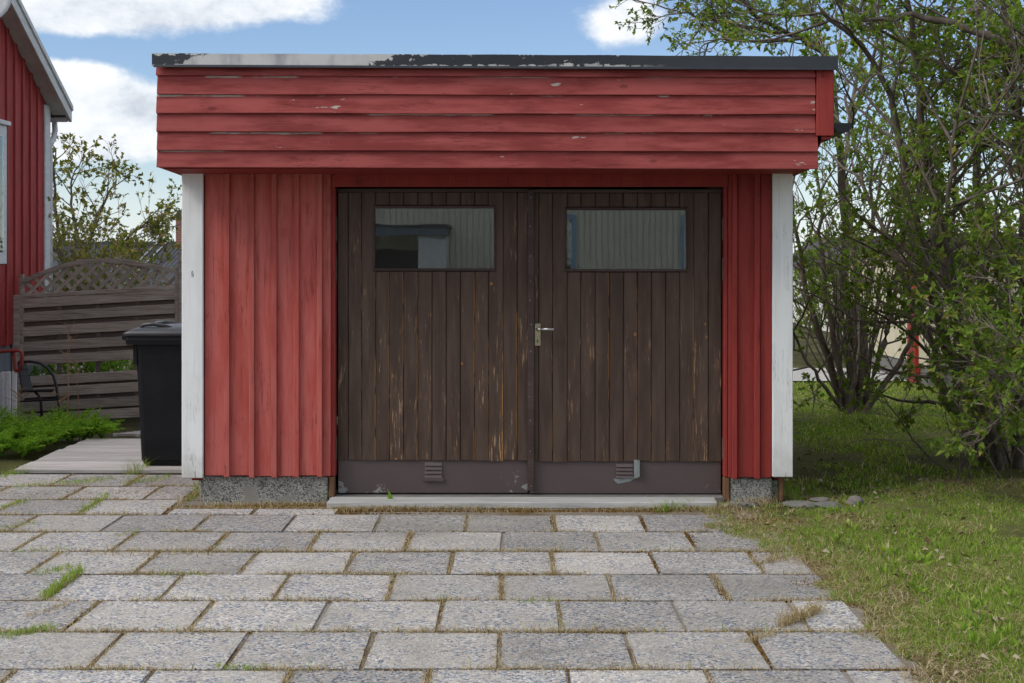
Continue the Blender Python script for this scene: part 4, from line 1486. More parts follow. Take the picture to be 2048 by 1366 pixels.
for dy in (-0.24, 0.24):
    fr_ = MB()
    sh = 3 if dy > 0 else 0
    fr_.tube([cpt(38, 724, dy), cpt(60, 723, dy), cpt(80, 726, dy), cpt(96, 736, dy), cpt(107, 752, dy), cpt(113, 775, dy), cpt(119, 815, dy), cpt(121 + sh, 838, dy)], 0.017, 8)
    fr_o = fr_.obj('arm_frame', M['chair_black'], ch, smooth=True)
    child_at(fr_o, ch, (0, 0, 0))
bk = MB()
for k in range(13):                      # woven upright straps of the back
    dy = -0.22 + 0.44 * k / 12
    bk.tube([cpt(36 + 1.2 * k, 724, dy), cpt(40 + 1.4 * k, 752, dy), cpt(46 + 1.6 * k, 782, dy)], 0.011, 5)
for q in (0.25, 0.5, 0.75):
    bk.tube([cpt(36 + 6 * q, 724 + 58 * q, -0.23), cpt(52 + 12 * q, 724 + 58 * q, 0.23)], 0.012, 5)
child_at(bk.obj('backrest', M['chair_black'], ch), ch, (0, 0, 0))
st = MB()
for k in range(12):
    px = 42 + 5.4 * k
    st.tube([cpt(px, 783, -0.24), cpt(px + 2, 782, 0.24)], 0.014, 5)
st.tube([cpt(38, 783, -0.24), cpt(106, 781, -0.24)], 0.016, 6)
st.tube([cpt(40, 782, 0.24), cpt(108, 780, 0.24)], 0.016, 6)
child_at(st.obj('seat', M['chair_black'], ch), ch, (0, 0, 0))
for dy in (-0.2, 0.2):
    lg = MB().tube([cpt(70, 784, dy), cpt(78, 792, dy), cpt(82, 806, dy), cpt(84, 844, dy)], 0.016, 8)
    child_at(lg.obj('leg', M['chair_black'], ch, smooth=True), ch, (0, 0, 0))
br2 = MB().tube([cpt(38, 803, -0.24), cpt(116, 799, -0.24)], 0.012, 6)
br2.tube([cpt(38, 803, 0.24), cpt(118, 799, 0.24)], 0.012, 6)
child_at(br2.obj('stretcher', M['chair_black'], ch), ch, (0, 0, 0))

# ------------------------------------------------------------------ far building with dark roof (left)
YR = 34.0
fb = empty('far_building', (X(230, YR), YR, -0.5))
tag(fb, 'low building with dark corrugated roof beyond the fence', 'building')
zr_, xr0, xr1 = Z(487, YR), X(-60, YR), X(560, YR)
rfm = MB()
nx = 150
vs_, fs_ = [], []
for j in range(nx + 1):
    x = xr0 + (xr1 - xr0) * j / nx
    o_ = 0.025 if j % 2 else 0.0
    vs_ += [(x, YR, zr_ + o_), (x - 0.9, YR - 4.2, zr_ - 2.0 + o_)]
for j in range(nx):
    fs_.append((2 * j, 2 * j + 1, 2 * j + 3, 2 * j + 2))
rfm.add(vs_, fs_)
M['far_roof'] = simple('dark_corrugated_roof', (0.045, 0.047, 0.056), (0.06, 0.062, 0.072), 0.5, 0, 2)
child_at(rfm.obj('roof', M['far_roof'], fb), fb, (0, 0, 0))
child_at(MB().box(xr0, xr1, YR - 0.08, YR + 0.08, zr_ - 0.03, zr_ + 0.05).obj('ridge_cap', M['far_roof'], fb), fb, (0, 0, 0))
child_at(MB().box(xr0 - 0.5, xr1 - 1.2, YR - 4.0, YR + 3.5, -0.55, zr_ - 1.95).obj('wall', M['grey_base'], fb), fb, (0, 0, 0))
for px in (316, 334):
    sm = MB().tube([PT(px, 487, YR - 0.02) + Vector((0, 0, 0.04)), (X(px, YR) - 0.9, YR - 4.2, zr_ - 1.96)], 0.02, 5)
    child_at(sm.obj('roof_seam', M['dish'], fb), fb, (0, 0, 0))


def make_brick():
    m, t, b = new_mat('red_brick')
    tcn = t.n('ShaderNodeTexCoord')
    bt = t.n('ShaderNodeTexBrick', {'Vector': t.mapping(tcn.outputs['Object'], (1, 1, 1)), 'Scale': 4.2, 'Color1': (0.27, 0.10, 0.06, 1), 'Color2': (0.20, 0.075, 0.05, 1), 'Mortar': (0.28, 0.25, 0.22, 1), 'Mortar Size': 0.02})
    # upright faces: use x and z as the brick plane
    s = t.n('ShaderNodeSeparateXYZ', {0: tcn.outputs['Object']})
    cv_ = t.n('ShaderNodeCombineXYZ', {0: s.outputs[0], 1: s.outputs[2], 2: 0.0})
    t.l.new(cv_.outputs[0], bt.inputs['Vector'])
    t.set(b, 'Base Color', bt.outputs[0])
    b.inputs['Roughness'].default_value = 0.9
    return m


M['brick'] = make_brick()
chm = MB().box(X(357.5, YR), X(385, YR), YR - 0.3, YR + 0.3, zr_ - 0.25, Z(434, YR))
co = chm.obj('chimney', M['brick'], fb)
child_at(co, fb, (0, 0, 0))
cc = MB().box(X(355, YR), X(387, YR), YR - 0.35, YR + 0.35, Z(434, YR) + 0.001, Z(430, YR))
cc.box(X(359, YR), X(383, YR), YR - 0.28, YR + 0.28, Z(430, YR) + 0.001, Z(421, YR))
child_at(cc.obj('chimney_cap', M['felt'], co), co, (0, 0, 0))

# ------------------------------------------------------------------ houses behind on the right
YH = 15.9
yh = empty('outbuilding', (X(1850, YH), YH, 0))
tag(yh, 'low pale yellow outbuilding with horizontal siding behind the right shrubs', 'outbuilding')
M['yellow_h'] = paint('pale_yellow_paint', (0.56, 0.52, 0.38), (0.50, 0.46, 0.34), 'X', (0.4, 0.37, 0.3), 0.80, 0.84, dark=(0.40, 0.36, 0.26), grain=0.15, tint=0.05)
M['yellow_v'] = paint('pale_cream_paint', (0.66, 0.63, 0.52), (0.60, 0.575, 0.48), 'Z', (0.4, 0.37, 0.3), 0.80, 0.84, dark=(0.38, 0.35, 0.28), grain=0.15, tint=0.05)
hx0, hx1 = X(1852, YH), 12.5
yw = MB().box(hx0 + 0.02, hx1, YH + 0.02, YH + 4.0, 0.25, 1.72).obj('wall', M['yellow_h'], yh)
child_at(yw, yh, (0, 0, 0))
zz = 0.30
while zz < 1.60:
    block('siding_board', M['yellow_h'], yw, hx0 + 0.02, hx1, YH - 0.004, YH + 0.0195, zz, zz + 0.118, 0.006)
    zz += 0.125
child_at(MB().box(hx0 + 0.04, hx1, YH + 0.03, YH + 3.9, -0.05, 0.249).obj('foundation', M['slab'], yh), yh, (0, 0, 0))
child_at(MB().box(hx0 - 0.15, hx1, YH - 0.2, YH + 4.2, 1.721, 1.80).obj('roof', M['felt'], yh), yh, (0, 0, 0))
ys_ = 16.25
shd = empty('shed', (X(1837, ys_), ys_, 0))
tag(shd, 'red shed wall of narrow upright boards beside the pale yellow house', 'shed')
sx0 = X(1829, ys_)
sw = MB().box(sx0, sx0 + 1.2, ys_ + 0.015, ys_ + 0.30, 0.02, 1.58).obj('wall', M['red_plain'], shd)
child_at(sw, shd, (0, 0, 0))
M['red_bright'] = paint('bright_red_paint', (0.42, 0.05, 0.035), (0.34, 0.04, 0.03), 'Z', (0.4, 0.1, 0.09), 0.80, 0.84, dark=REDD)
for i in range(12):
    block('board', M['red_bright'], sw, sx0 + i * 0.034, sx0 + i * 0.034 + 0.028, ys_ - 0.003, ys_ + 0.0145, 0.05, 1.56, 0.003)
child_at(MB().box(sx0 - 0.1, sx0 + 1.3, ys_ - 0.1, ys_ + 0.4, 1.582, 1.63).obj('roof', M['felt'], shd), shd, (0, 0, 0))
YV = 27.0
vh = empty('house', (X(1700, YV), YV, 0))
tag(vh, 'white house with a bluish window across the road behind the shrubs', 'house')
M['far_white'] = paint('far_white_paint', (0.62, 0.62, 0.58), (0.56, 0.56, 0.52), 'X', (0.5, 0.48, 0.44), 0.80, 0.84, dark=(0.45, 0.45, 0.42), grain=0.1, tint=0.02)
vw = MB().box(X(1705, YV), X(2060, YV), YV, YV + 6, -0.05, 1.42).obj('wall', M['far_white'], vh)
child_at(vw, vh, (0, 0, 0))
child_at(MB().add([(X(1690, YV), YV - 0.4, 1.38), (X(2075, YV), YV - 0.4, 1.38), (X(2075, YV), YV + 3, 2.0), (X(1690, YV), YV + 3, 2.0), (X(1690, YV), YV + 6.4, 1.38), (X(2075, YV), YV + 6.4, 1.38)],
                  [(0, 1, 2, 3), (3, 2, 5, 4), (0, 3, 4), (1, 5, 2), (0, 4, 5, 1)]).obj('roof', M['far_roof'], vh), vh, (0, 0, 0))
vwin = MB().box(X(1762, YV), X(1824, YV), YV - 0.03, YV - 0.001, Z(712, YV) + 0.75, Z(632, YV) + 0.75).obj('window', M['blue_frame'], vh)
child_at(vwin, vh, (0, 0, 0))
child_at(MB().box(X(1767, YV), X(1819, YV), YV - 0.04, YV - 0.0305, Z(712, YV) + 0.82, Z(632, YV) + 0.68).obj('pane', M['glass'], vwin), vwin, (0, 0, 0))

# ------------------------------------------------------------------ house behind the camera, seen mirrored in the door windows
OD = -12.0
SC = (2 * Yd - OD) / F


def ox(px):
    return (px - 1024) * SC


def oz(py):
    return CAM_H - (py - HZ) * SC


oh = empty('house', (0, OD, 0))
tag(oh, 'cream house with upright siding, seen only mirrored in the door windows', 'house')
ow = MB().box(-7.5, 9.0, OD - 5, OD - 0.02, -0.05, 4.6).obj('wall', M['yellow_v'], oh)
child_at(ow, oh, (0, 0, 0))
bme = MB().box(-0.05, 0.05, -0.011, 0.011, -2.25, 2.25).mesh('siding_board', bevel=0.008)
bme.materials.append(M['yellow_v'])
x = -7.4
while x < 8.9:
    o = link('siding_board', bme, None, ow)
    child_at(o, ow, (x, OD - 0.008, 2.3))
    x += 0.125
orf = MB().add([(-7.9, OD + 0.5, 4.5), (9.4, OD + 0.5, 4.5), (9.4, OD - 2.5, 6.2), (-7.9, OD - 2.5, 6.2), (-7.9, OD - 5.5, 4.5), (9.4, OD - 5.5, 4.5)], [(0, 1, 2, 3), (3, 2, 5, 4), (0, 3, 4), (1, 5, 2), (0, 4, 5, 1)])
child_at(orf.obj('roof', M['far_roof'], oh), oh, (0, 0, 0))
for (a, c) in ((1105, 1152), (1362, 1400)):
    wn = MB().box(ox(a), ox(c), OD + 0.004, OD + 0.05, oz(600), oz(428)).obj('window', M['blue_frame'], oh)
    child_at(wn, oh, (0, 0, 0))
    child_at(MB().box(ox(a) + 0.09, ox(c) - 0.09, OD + 0.051, OD + 0.06, oz(592), oz(436)).obj('pane', M['glass'], wn), wn, (0, 0, 0))
po = MB().box(ox(690), ox(905), OD + 0.006, OD + 1.6, oz(458), oz(452))
child_at(po.obj('porch_roof', M['far_roof'], oh), oh, (0, 0, 0))
M['porch_grey'] = simple('grey_blue_porch_paint', (0.13, 0.16, 0.20), (0.11, 0.14, 0.18), 0.6)
po = MB().box(ox(690), ox(903), OD + 1.4, OD + 1.58, oz(474), oz(458.5))
child_at(po.obj('porch_fascia', M['porch_grey'], oh), oh, (0, 0, 0))
po = MB().box(ox(846), ox(898), OD + 0.05, OD + 1.5, 0.0, oz(474.5))
child_at(po.obj('porch_wall', M['white_trim'], oh), oh, (0, 0, 0))
po = MB().box(ox(690), ox(845), OD + 0.006, OD + 0.03, 0.0, oz(500))
child_at(po.obj('porch_door', M['dark_in'], oh), oh, (0, 0, 0))

# ------------------------------------------------------------------ leaves, branches, trees
def leaf_arrays(pos, d, nrm, ln, wd, fold=0.25):
    """folded leaf of two triangles per half"""
    pos, d, nrm = np.asarray(pos), np.asarray(d), np.asarray(nrm)
    d = d / np.linalg.norm(d, axis=1, keepdims=True)
    s = np.cross(d, nrm)
    s /= np.maximum(np.linalg.norm(s, axis=1, keepdims=True), 1e-6)
    up = np.cross(s, d)
    ln, wd = ln[:, None], wd[:, None]
    n = len(pos)
    v = np.empty((n, 6, 3))
    v[:, 0] = pos
    v[:, 1] = pos + d * ln * 0.42 + s * wd * 0.5 + up * wd * fold
    v[:, 2] = pos + d * ln * 0.45
    v[:, 3] = pos + d * ln * 0.42 - s * wd * 0.5 + up * wd * fold
    v[:, 4] = pos + d * ln - up * ln * 0.12
    v[:, 5] = pos + d * ln * 0.80 + s * wd * 0.24 + up * wd * fold * 0.3
    base = (np.arange(n) * 6)[:, None]
    t = np.array([[0, 1, 2], [0, 2, 3], [1, 4, 2], [2, 4, 3]])
    tris = (base[:, :, None] + t[None]).reshape(-1, 3)
    return v.reshape(-1, 3), tris


def unit(v):
    return v / max(np.linalg.norm(v), 1e-9)


class Tree:
    def __init__(self, seed, leaf_len=0.05, leaf_w=0.5, leaves_per=6, upward=0.25):
        self.r = np.random.default_rng(seed)
        self.limb, self.twig = MB(), MB()
        self.lp, self.ld = [], []
        self.leaf_len, self.leaf_w, self.leaves_per, self.up = leaf_len, leaf_w, leaves_per, upward

    def poly(self, p, d, length, n, wig):
        pts = [np.array(p, float)]
        d = unit(np.array(d, float))
        for _ in range(n):
            d = unit(d + self.r.normal(0, wig, 3) + np.array([0, 0, self.up * 0.12]))
            pts.append(pts[-1] + d * length / n)
        return pts

    def along(self, pts, t):
        k = t * (len(pts) - 1)
        i = min(int(k), len(pts) - 2)
        f = k - i
        return pts[i] * (1 - f) + pts[i + 1] * f, unit(pts[i + 1] - pts[i])

    def side(self, d, spread):
        a = unit(np.cross(d, self.r.normal(0, 1, 3)))
        return unit(d * math.cos(spread) + a * math.sin(spread) + np.array([0, 0, self.up * 0.3]))

    def blocked(self, q):
        """the garage stands here: nothing grows into it or across its front"""
        return -2.3 < q[0] < 2.28 and q[1] < 12.4 and q[2] < 2.9

    def twiglet(self, p, d, ln):
        pts = self.poly(p, d, ln, 3, 0.16)
        if self.blocked(pts[-1]):
            return
        self.twig.tube(pts, [0.0032, 0.0026, 0.002, 0.0012], 3, cap=False)
        for i in range(self.leaves_per):
            q, dd = self.along(pts, 1.0 - 0.6 * self.r.uniform(0, 1) ** 1.6)
            self.lp.append(q)
            self.ld.append(unit(dd * 0.7 + self.r.normal(0, 0.6, 3)))

    def branch(self, p, d, ln, r0, kids, twigs):
        pts = self.poly(p, d, ln, 5, 0.13)
        if self.blocked(pts[-1]) or self.blocked(pts[3]):
            return
        self.limb.tube(pts, list(np.linspace(r0, r0 * 0.3, 6)), 5, cap=False)
        for _ in range(kids):
            t = self.r.uniform(0.2, 1.0)
            q, dd = self.along(pts, t)
            l2 = ln * self.r.uniform(0.28, 0.5)
            pt2 = self.poly(q, self.side(dd, self.r.uniform(0.4, 1.0)), l2, 4, 0.15)
            if self.blocked(pt2[-1]):
                continue
            self.twig.tube(pt2, list(np.linspace(max(r0 * 0.35, 0.005), 0.0025, 5)), 3, cap=False)
            for _ in range(twigs):
                q2, d2 = self.along(pt2, self.r.uniform(0.25, 1.0))
                self.twiglet(q2, self.side(d2, self.r.uniform(0.3, 1.0)), self.r.uniform(0.10, 0.24))

    def stem(self, ctrl, r0, r1, sides=8, fine=4):
        """smooth stem through control points; returns its points"""
        P_ = [np.array(c, float) for c in ctrl]
        pts = []
        for i in range(len(P_) - 1):
            a, b, c, d = P_[max(i - 1, 0)], P_[i], P_[i + 1], P_[min(i + 2, len(P_) - 1)]
            for k in range(fine):
                t = k / fine
                pts.append(0.5 * ((2 * b) + (-a + c) * t + (2 * a - 5 * b + 4 * c - d) * t * t + (-a + 3 * b - 3 * c + d) * t ** 3))
        pts.append(P_[-1])
        pts = [p + self.r.normal(0, 0.012, 3) for p in pts]
        self.limb.tube(pts, list(np.linspace(r0, r1, len(pts))), sides, cap=False)
        return pts

    def build(self, name, label, cat, base, mats, group=None):
        root = empty(name, base)
        tag(root, label, cat, group)
        o = self.limb.obj('trunk', mats[0], root, smooth=True)
        o.location = -Vector(base)
        if self.twig.v:
            o2 = self.twig.obj('twigs', mats[1], root)
            o2.location = -Vector(base)
            o2['kind'] = 'stuff'
        n = len(self.lp)
        if n:
            nr = self.r.normal(0, 0.6, (n, 3)) + np.array([0, -0.2, 1.0])
            ln = self.leaf_len * self.r.uniform(0.6, 1.25, n)
            v, t = leaf_arrays(np.array(self.lp), np.array(self.ld), nr, ln, ln * self.leaf_w)
            me = np_mesh('crown', v, t, mats[2])
            o3 = link('crown', me, None, root, -Vector(base))
            o3['kind'] = 'stuff'
        return root


# front right shrub: many stems leaning out from one stool
A = Tree(21, 0.051, 0.55, 8)
Y0 = 9.9
stemsA = [
    ([(1972, 935, 9.9), (1925, 780, 9.8), (1872, 620, 9.7), (1832, 450, 9.6), (1796, 270, 9.5), (1748, 120, 9.4), (1640, 20, 9.3)], 0.050, 0.012),
    ([(1985, 938, 9.8), (1948, 770, 9.6), (1905, 600, 9.5), (1876, 440, 9.4), (1850, 270, 9.3), (1830, 90, 9.2), (1800, -80, 9.1)], 0.055, 0.014),
    ([(2005, 940, 9.9), (1988, 760, 10.0), (1968, 570, 10.1), (1955, 360, 10.2), (1965, 160, 10.2), (1950, -80, 10.2)], 0.055, 0.015),
    ([(2035, 945, 9.7), (2042, 740, 9.4), (2050, 500, 9.1), (2040, 260, 8.9), (2010, 40, 8.8), (1990, -100, 8.7)], 0.050, 0.014),
    ([(1962, 930, 10.1), (1905, 830, 10.3), (1872, 720, 10.5), (1828, 610, 10.7), (1775, 480, 10.8), (1716, 330, 10.9), (1690, 190, 11.0)], 0.038, 0.010),
    ([(2000, 935, 9.6), (1965, 800, 9.2), (1925, 660, 8.9), (1900, 520, 8.7), (1895, 380, 8.5), (1910, 230, 8.4)], 0.032, 0.010),
    ([(2060, 950, 9.5), (2090, 760, 9.0), (2110, 560, 8.5), (2120, 330, 8.2), (2110, 120, 8.0), (2080, -60, 7.9)], 0.05, 0.015),
    ([(2050, 945, 10.0), (2070, 700, 10.4), (2075, 450, 10.8), (2060, 200, 11.0), (2050, -20, 11.2)], 0.05, 0.015),
]
for ctrl, r0, r1 in stemsA:
    pts = A.stem([PT(a, b, c) for a, b, c in ctrl], r0, r1)
    for t in np.linspace(0.20, 0.99, 19):
        q, dd = A.along(pts, t + A.r.uniform(-0.02, 0.02) if t < 0.95 else t)
        A.branch(q, A.side(dd, A.r.uniform(0.6, 1.25)), A.r.uniform(0.6, 1.25), 0.011 + 0.008 * (1 - t), 6, 3)
# three limbs running across the upper right corner
for ctrl in ([(2120, 130, 8.4), (1975, 68, 8.5), (1850, 35, 8.6), (1760, 40, 8.7), (1680, 8, 8.8)],
             [(2120, 215, 8.9), (2000, 195, 9.0), (1900, 140, 9.1), (1820, 100, 9.2)],
             [(2110, 290, 9.0), (2010, 285, 9.1), (1900, 300, 9.2), (1850, 330, 9.3)]):
    pts = A.stem([PT(a, b, c) for a, b, c in ctrl], 0.030, 0.010, 6)
    for t in np.linspace(0.1, 0.98, 8):
        q, dd = A.along(pts, t)
        A.branch(q, A.side(dd, A.r.uniform(0.5, 1.2)), A.r.uniform(0.4, 0.8), 0.010, 6, 4)
# low shoots and suckers round the stool
for k in range(22):
    px, py = A.r.uniform(1885, 2090), A.r.uniform(925, 960)
    p = PT(px, py, A.r.uniform(9.0, 10.3))
    p.z = 0.0
    A.branch(p, unit(np.array([A.r.normal(-0.2, 0.5), A.r.normal(-0.3, 0.4), 1.0])), A.r.uniform(0.6, 1.5), 0.008, 5, 3)
for k in range(15):                      # leafy sprays hanging at the right picture edge
    p = PT(A.r.uniform(1960, 2120), A.r.uniform(560, 900), A.r.uniform(8.0, 8.8))
    A.branch(p, unit(np.array([A.r.normal(-0.6, 0.4), A.r.normal(-0.3, 0.3), A.r.normal(0.3, 0.4)])), A.r.uniform(0.35, 0.6), 0.006, 5, 4)
A.build('shrub', 'tall many-stemmed leafy shrub at the right edge of the lawn', 'shrub', (X(2000, 9.8), 9.8, 0), (M['bark'], M['twig'], M['leaf']))

# shrub further back, right of the white corner board
B = Tree(33, 0.050, 0.55, 8)
stemsB = [
    ([(1690, 828, 13.4), (1655, 720, 13.3), (1620, 610, 13.2), (1596, 500, 13.1), (1585, 380, 13.0)], 0.055, 0.014),
    ([(1698, 830, 13.3), (1672, 700, 13.2), (1648, 570, 13.1), (1640, 430, 13.0), (1625, 290, 13.0)], 0.045, 0.012),
    ([(1705, 830, 13.5), (1700, 690, 13.5), (1690, 560, 13.5), (1690, 420, 13.5), (1670, 200, 13.3), (1650, 105, 13.2), (1560, 58, 13.1), (1490, 12, 13.0), (1440, -50, 13.0)], 0.07, 0.018),
    ([(1715, 828, 13.3), (1728, 700, 13.3), (1738, 560, 13.3), (1745, 420, 13.3), (1735, 250, 13.2)], 0.05, 0.012),
    ([(1722, 826, 13.4), (1760, 710, 13.5), (1785, 610, 13.6), (1800, 500, 13.7), (1800, 350, 13.7)], 0.055, 0.014),
    ([(1728, 824, 13.2), (1785, 745, 13.1), (1822, 680, 13.0), (1850, 590, 12.9), (1862, 470, 12.9)], 0.045, 0.012),
    ([(1700, 826, 13.0), (1712, 730, 12.9), (1710, 640, 12.8), (1715, 520, 12.7)], 0.03, 0.010),
    ([(1686, 826, 13.2), (1640, 760, 13.0), (1600, 700, 12.9), (1575, 620, 12.8)], 0.028, 0.010),
    ([(1708, 826, 13.9), (1718, 650, 14.2), (1700, 450, 14.4), (1690, 300, 14.6), (1720, 120, 14.7), (1700, -60, 14.8)], 0.05, 0.014),
]
for si, (ctrl, r0, r1) in enumerate(stemsB):
    pts = B.stem([PT(a, b, c) for a, b, c in ctrl], r0 * 0.78, r1 * 0.85)
    for t in np.linspace(0.3, 0.99, 14 if si == 2 else 9):
        q, dd = B.along(pts, t)
        B.branch(q, B.side(dd, B.r.uniform(0.45, 1.1)), B.r.uniform(0.6, 1.2), 0.011, 5, 3)
    for k in range(3):                   # straight thin shoots inside
        p = PT(B.r.uniform(1680, 1735), 828, 13.3)
        p.z = 0
        pp = B.poly(p, unit(np.array([B.r.normal(0, 0.28), B.r.normal(0, 0.2), 1.0])), B.r.uniform(1.2, 2.4), 5, 0.05)
        B.limb.tube(pp, list(np.linspace(0.012, 0.004, 6)), 5, cap=False)
# crown that reaches left above the garage roof
for ctrl in ([(1655, 108, 13.2), (1600, 80, 13.0), (1520, 85, 12.9), (1450, 75, 12.8), (1400, 95, 12.8)],
             [(1570, 62, 13.1), (1500, 55, 13.0), (1420, 40, 12.9), (1350, 20, 12.9)],
             [(1660, 60, 13.6), (1600, 10, 13.6), (1500, -30, 13.5), (1380, -40, 13.4)],
             [(1700, 250, 13.4), (1740, 150, 13.4), (1760, 30, 13.3), (1740, -70, 13.2)]):
    pts = B.stem([PT(a, b, c) for a, b, c in ctrl], 0.024, 0.006, 6)
    for t in np.linspace(0.1, 1.0, 10):
        q, dd = B.along(pts, t)
        B.branch(q, B.side(dd, B.r.uniform(0.4, 1.1)), B.r.uniform(0.35, 0.65), 0.009, 5, 4)
B.build('shrub', 'old spreading shrub on the lawn behind the right garage corner', 'shrub', (X(1705, 13.4), 13.4, 0), (M['bark'], M['twig'], M['leaf']))

# sparse tree behind the fence on the left
D = Tree(44, 0.08, 0.6, 6, 0.2)
YT = 23.0
bz = -0.5
stemsD = [
    ([(150, 700, YT), (160, 590, YT), (175, 500, YT), (200, 420, YT + .2), (232, 360, YT + .3)], 0.06, 0.012),
    ([(150, 700, YT), (135, 580, YT), (118, 480, YT - .2), (110, 380, YT - .3), (112, 300, YT - .4)], 0.05, 0.010),
    ([(155, 700, YT), (190, 570, YT - .2), (225, 510, YT - .3), (262, 470, YT - .4), (302, 436, YT - .4)], 0.045, 0.010),
    ([(152, 700, YT), (170, 560, YT + .4), (150, 450, YT + .6), (140, 380, YT + .7), (150, 340, YT + .7)], 0.045, 0.010),
    ([(160, 690, YT), (215, 560, YT + .3), (250, 520, YT + .4), (285, 490, YT + .5)], 0.04, 0.010),
]
for ctrl, r0, r1 in stemsD:
    pts = D.stem([PT(a, b, c) for a, b, c in ctrl], r0, r1, 6)
    for t in np.linspace(0.38, 1.0, 9):
        q, dd = D.along(pts, t)
        D.branch(q, D.side(dd, D.r.uniform(0.4, 1.0)), D.r.uniform(0.35, 0.75), 0.012, 5, 3)
D.build('tree', 'sparse young-leaved tree rising behind the lattice fence', 'tree', (X(150, YT), YT, bz), (M['bark'], M['twig'], M['leaf_dull']))
# dense low shrub just behind the lattice
H = Tree(55, 0.075, 0.55, 4, 0.3)
for k in range(60):
    p = PT(H.r.uniform(95, 245), 700, H.r.uniform(18.6, 20.0))
    p.z = -0.5
    H.branch(p, unit(np.array([H.r.normal(0, 0.35), H.r.normal(0, 0.3), 1.0])), H.r.uniform(1.6, 2.5) * (0.80 if p.x > X(200, 19) else 1.0), 0.012, 7, 4)
H.build('shrub', 'twiggy low shrub right behind the lattice of the fence', 'shrub', (X(190, 19.2), 19.2, -0.5), (M['bark'], M['twig'], M['leaf_dull']))
# far hedge that closes the view on the right
G = Tree(66, 0.10, 0.6, 7, 0.3)
for k in range(150):
    p = Vector((G.r.uniform(4.5, 15.0), G.r.uniform(20.0, 22.5), 0.0))
    G.branch(p, unit(np.array([G.r.normal(0, 0.3), G.r.normal(0, 0.3), 1.0])), G.r.uniform(0.8, 1.7), 0.02, 7, 3)
G.build('hedge', 'low green hedge along the far side of the road', 'hedge', (8.0, 21.2, 0), (M['bark'], M['twig'], M['leaf']))

# flowers behind the fence that show through the gap
FB = Tree(77, 0.09, 0.35, 6, 0.5)
for k in range(90):
    p = Vector((FB.r.uniform(X(50, 17.6), X(360, 17.6)), FB.r.uniform(17.3, 18.3), -0.5))
    FB.branch(p, unit(np.array([FB.r.normal(0, 0.25), FB.r.normal(0, 0.25), 1.0])), FB.r.uniform(0.35, 0.6), 0.005, 4, 2)
fbr = FB.build('flower_bed', 'green plants with white flowers seen through the fence gap', 'plants', (X(200, 17.8), 17.8, -0.5), (M['twig'], M['twig'], M['fern']))
fl = np.random.default_rng(3)
n = 160
fp = np.stack([fl.uniform(X(50, 17.4), X(360, 17.4), n), fl.uniform(17.2, 17.9, n), fl.uniform(-0.05, 0.12, n)], 1)
v, t = leaf_arrays(fp, fl.normal(0, 1, (n, 3)), fl.normal(0, 1, (n, 3)), np.full(n, 0.05), np.full(n, 0.05))
o = link('petals', np_mesh('petals', v, t, M['flower']), None, fbr)
o.location = -fbr.location
o['kind'] = 'stuff'


# ------------------------------------------------------------------ feathery plants beside the deck
def feathery(st_, base, size, fronds, seed):
    r = np.random.default_rng(seed)
    P_, D_, L_ = [], [], []
    for f in range(fronds):
        a = r.uniform(0, 2 * math.pi)
        out = np.array([math.cos(a), math.sin(a), 0])
        ln = size * r.uniform(0.6, 1.15)
        tilt = r.uniform(0.25, 1.0)
        pts = []
        for k in range(6):
            u = k / 5
            pts.append(base + np.array([0, 0, 0.01]) + out * ln * u * tilt + np.array([0, 0, ln * (u * 0.95 - 0.55 * tilt * u * u)]))
        st_.tube(pts, list(np.linspace(0.004, 0.001, 6)), 3, cap=False)
        sd = np.cross(out, [0, 0, 1])
        for u in np.linspace(0.25, 1.0, 11):
            k = u * 5
            i = min(int(k), 4)
            q = pts[i] + (pts[i + 1] - pts[i]) * (k - i)
            dd = unit(pts[i + 1] - pts[i])
            wl = size * 0.30 * (1.15 - u) + 0.02
            for s in (-1, 1):
                for m_ in range(3):
                    P_.append(q + dd * 0.01 * m_ + sd * s * wl * m_ * 0.3)
                    D_.append(unit(sd * s + dd * r.uniform(0.3, 1.1) + r.normal(0, 0.3, 3)))
                    L_.append(wl * r.uniform(0.35, 0.65))
    n = len(P_)
    L_ = np.array(L_)
    return leaf_arrays(np.array(P_), np.array(D_), r.normal(0, 0.5, (n, 3)) + np.array([0, 0, 1.0]), L_, L_ * 0.42)


spots = [(15, 905, 0.30), (55, 908, 0.30), (90, 895, 0.34), (120, 880, 0.36), (60, 880, 0.36), (20, 880, 0.34), (150, 868, 0.36), (100, 862, 0.38), (175, 858, 0.36),
         (-20, 900, 0.34), (-25, 870, 0.36), (190, 850, 0.34), (45, 860, 0.36), (140, 850, 0.40)]
bed_root = empty('feathery_plants', (-4.2, 11.0, -0.05))
tag(bed_root, 'bright green feathery plants massed in the bed beside the deck', 'plants', None, 'stuff')
fv, ft, fn = [], [], 0
st_ = MB()
for i, (px, py, sz) in enumerate(spots):
    Yp = min(CAM_H * F / (py - HZ), 12.6)
    xx = min(X(px, Yp), -3.60)
    v, t = feathery(st_, np.array([xx - 0.04, Yp, float(terrain(xx, Yp)) - 0.045]), sz * rnd.uniform(0.75, 1.2), 15, 100 + i)
    fv.append(v)
    ft.append(t + fn)
    fn += len(v)
v, t = feathery(st_, np.array([X(200, 11.2), 11.25, 0.0]), 0.26, 14, 222)
fv.append(v)
ft.append(t + fn)
o = link('fronds', np_mesh('fronds', np.concatenate(fv), np.concatenate(ft), M['fern']), None, bed_root, -bed_root.location)
o['kind'] = 'stuff'
o = st_.obj('stems', M['fern'], bed_root)
o.location = -bed_root.location
o['kind'] = 'stuff'
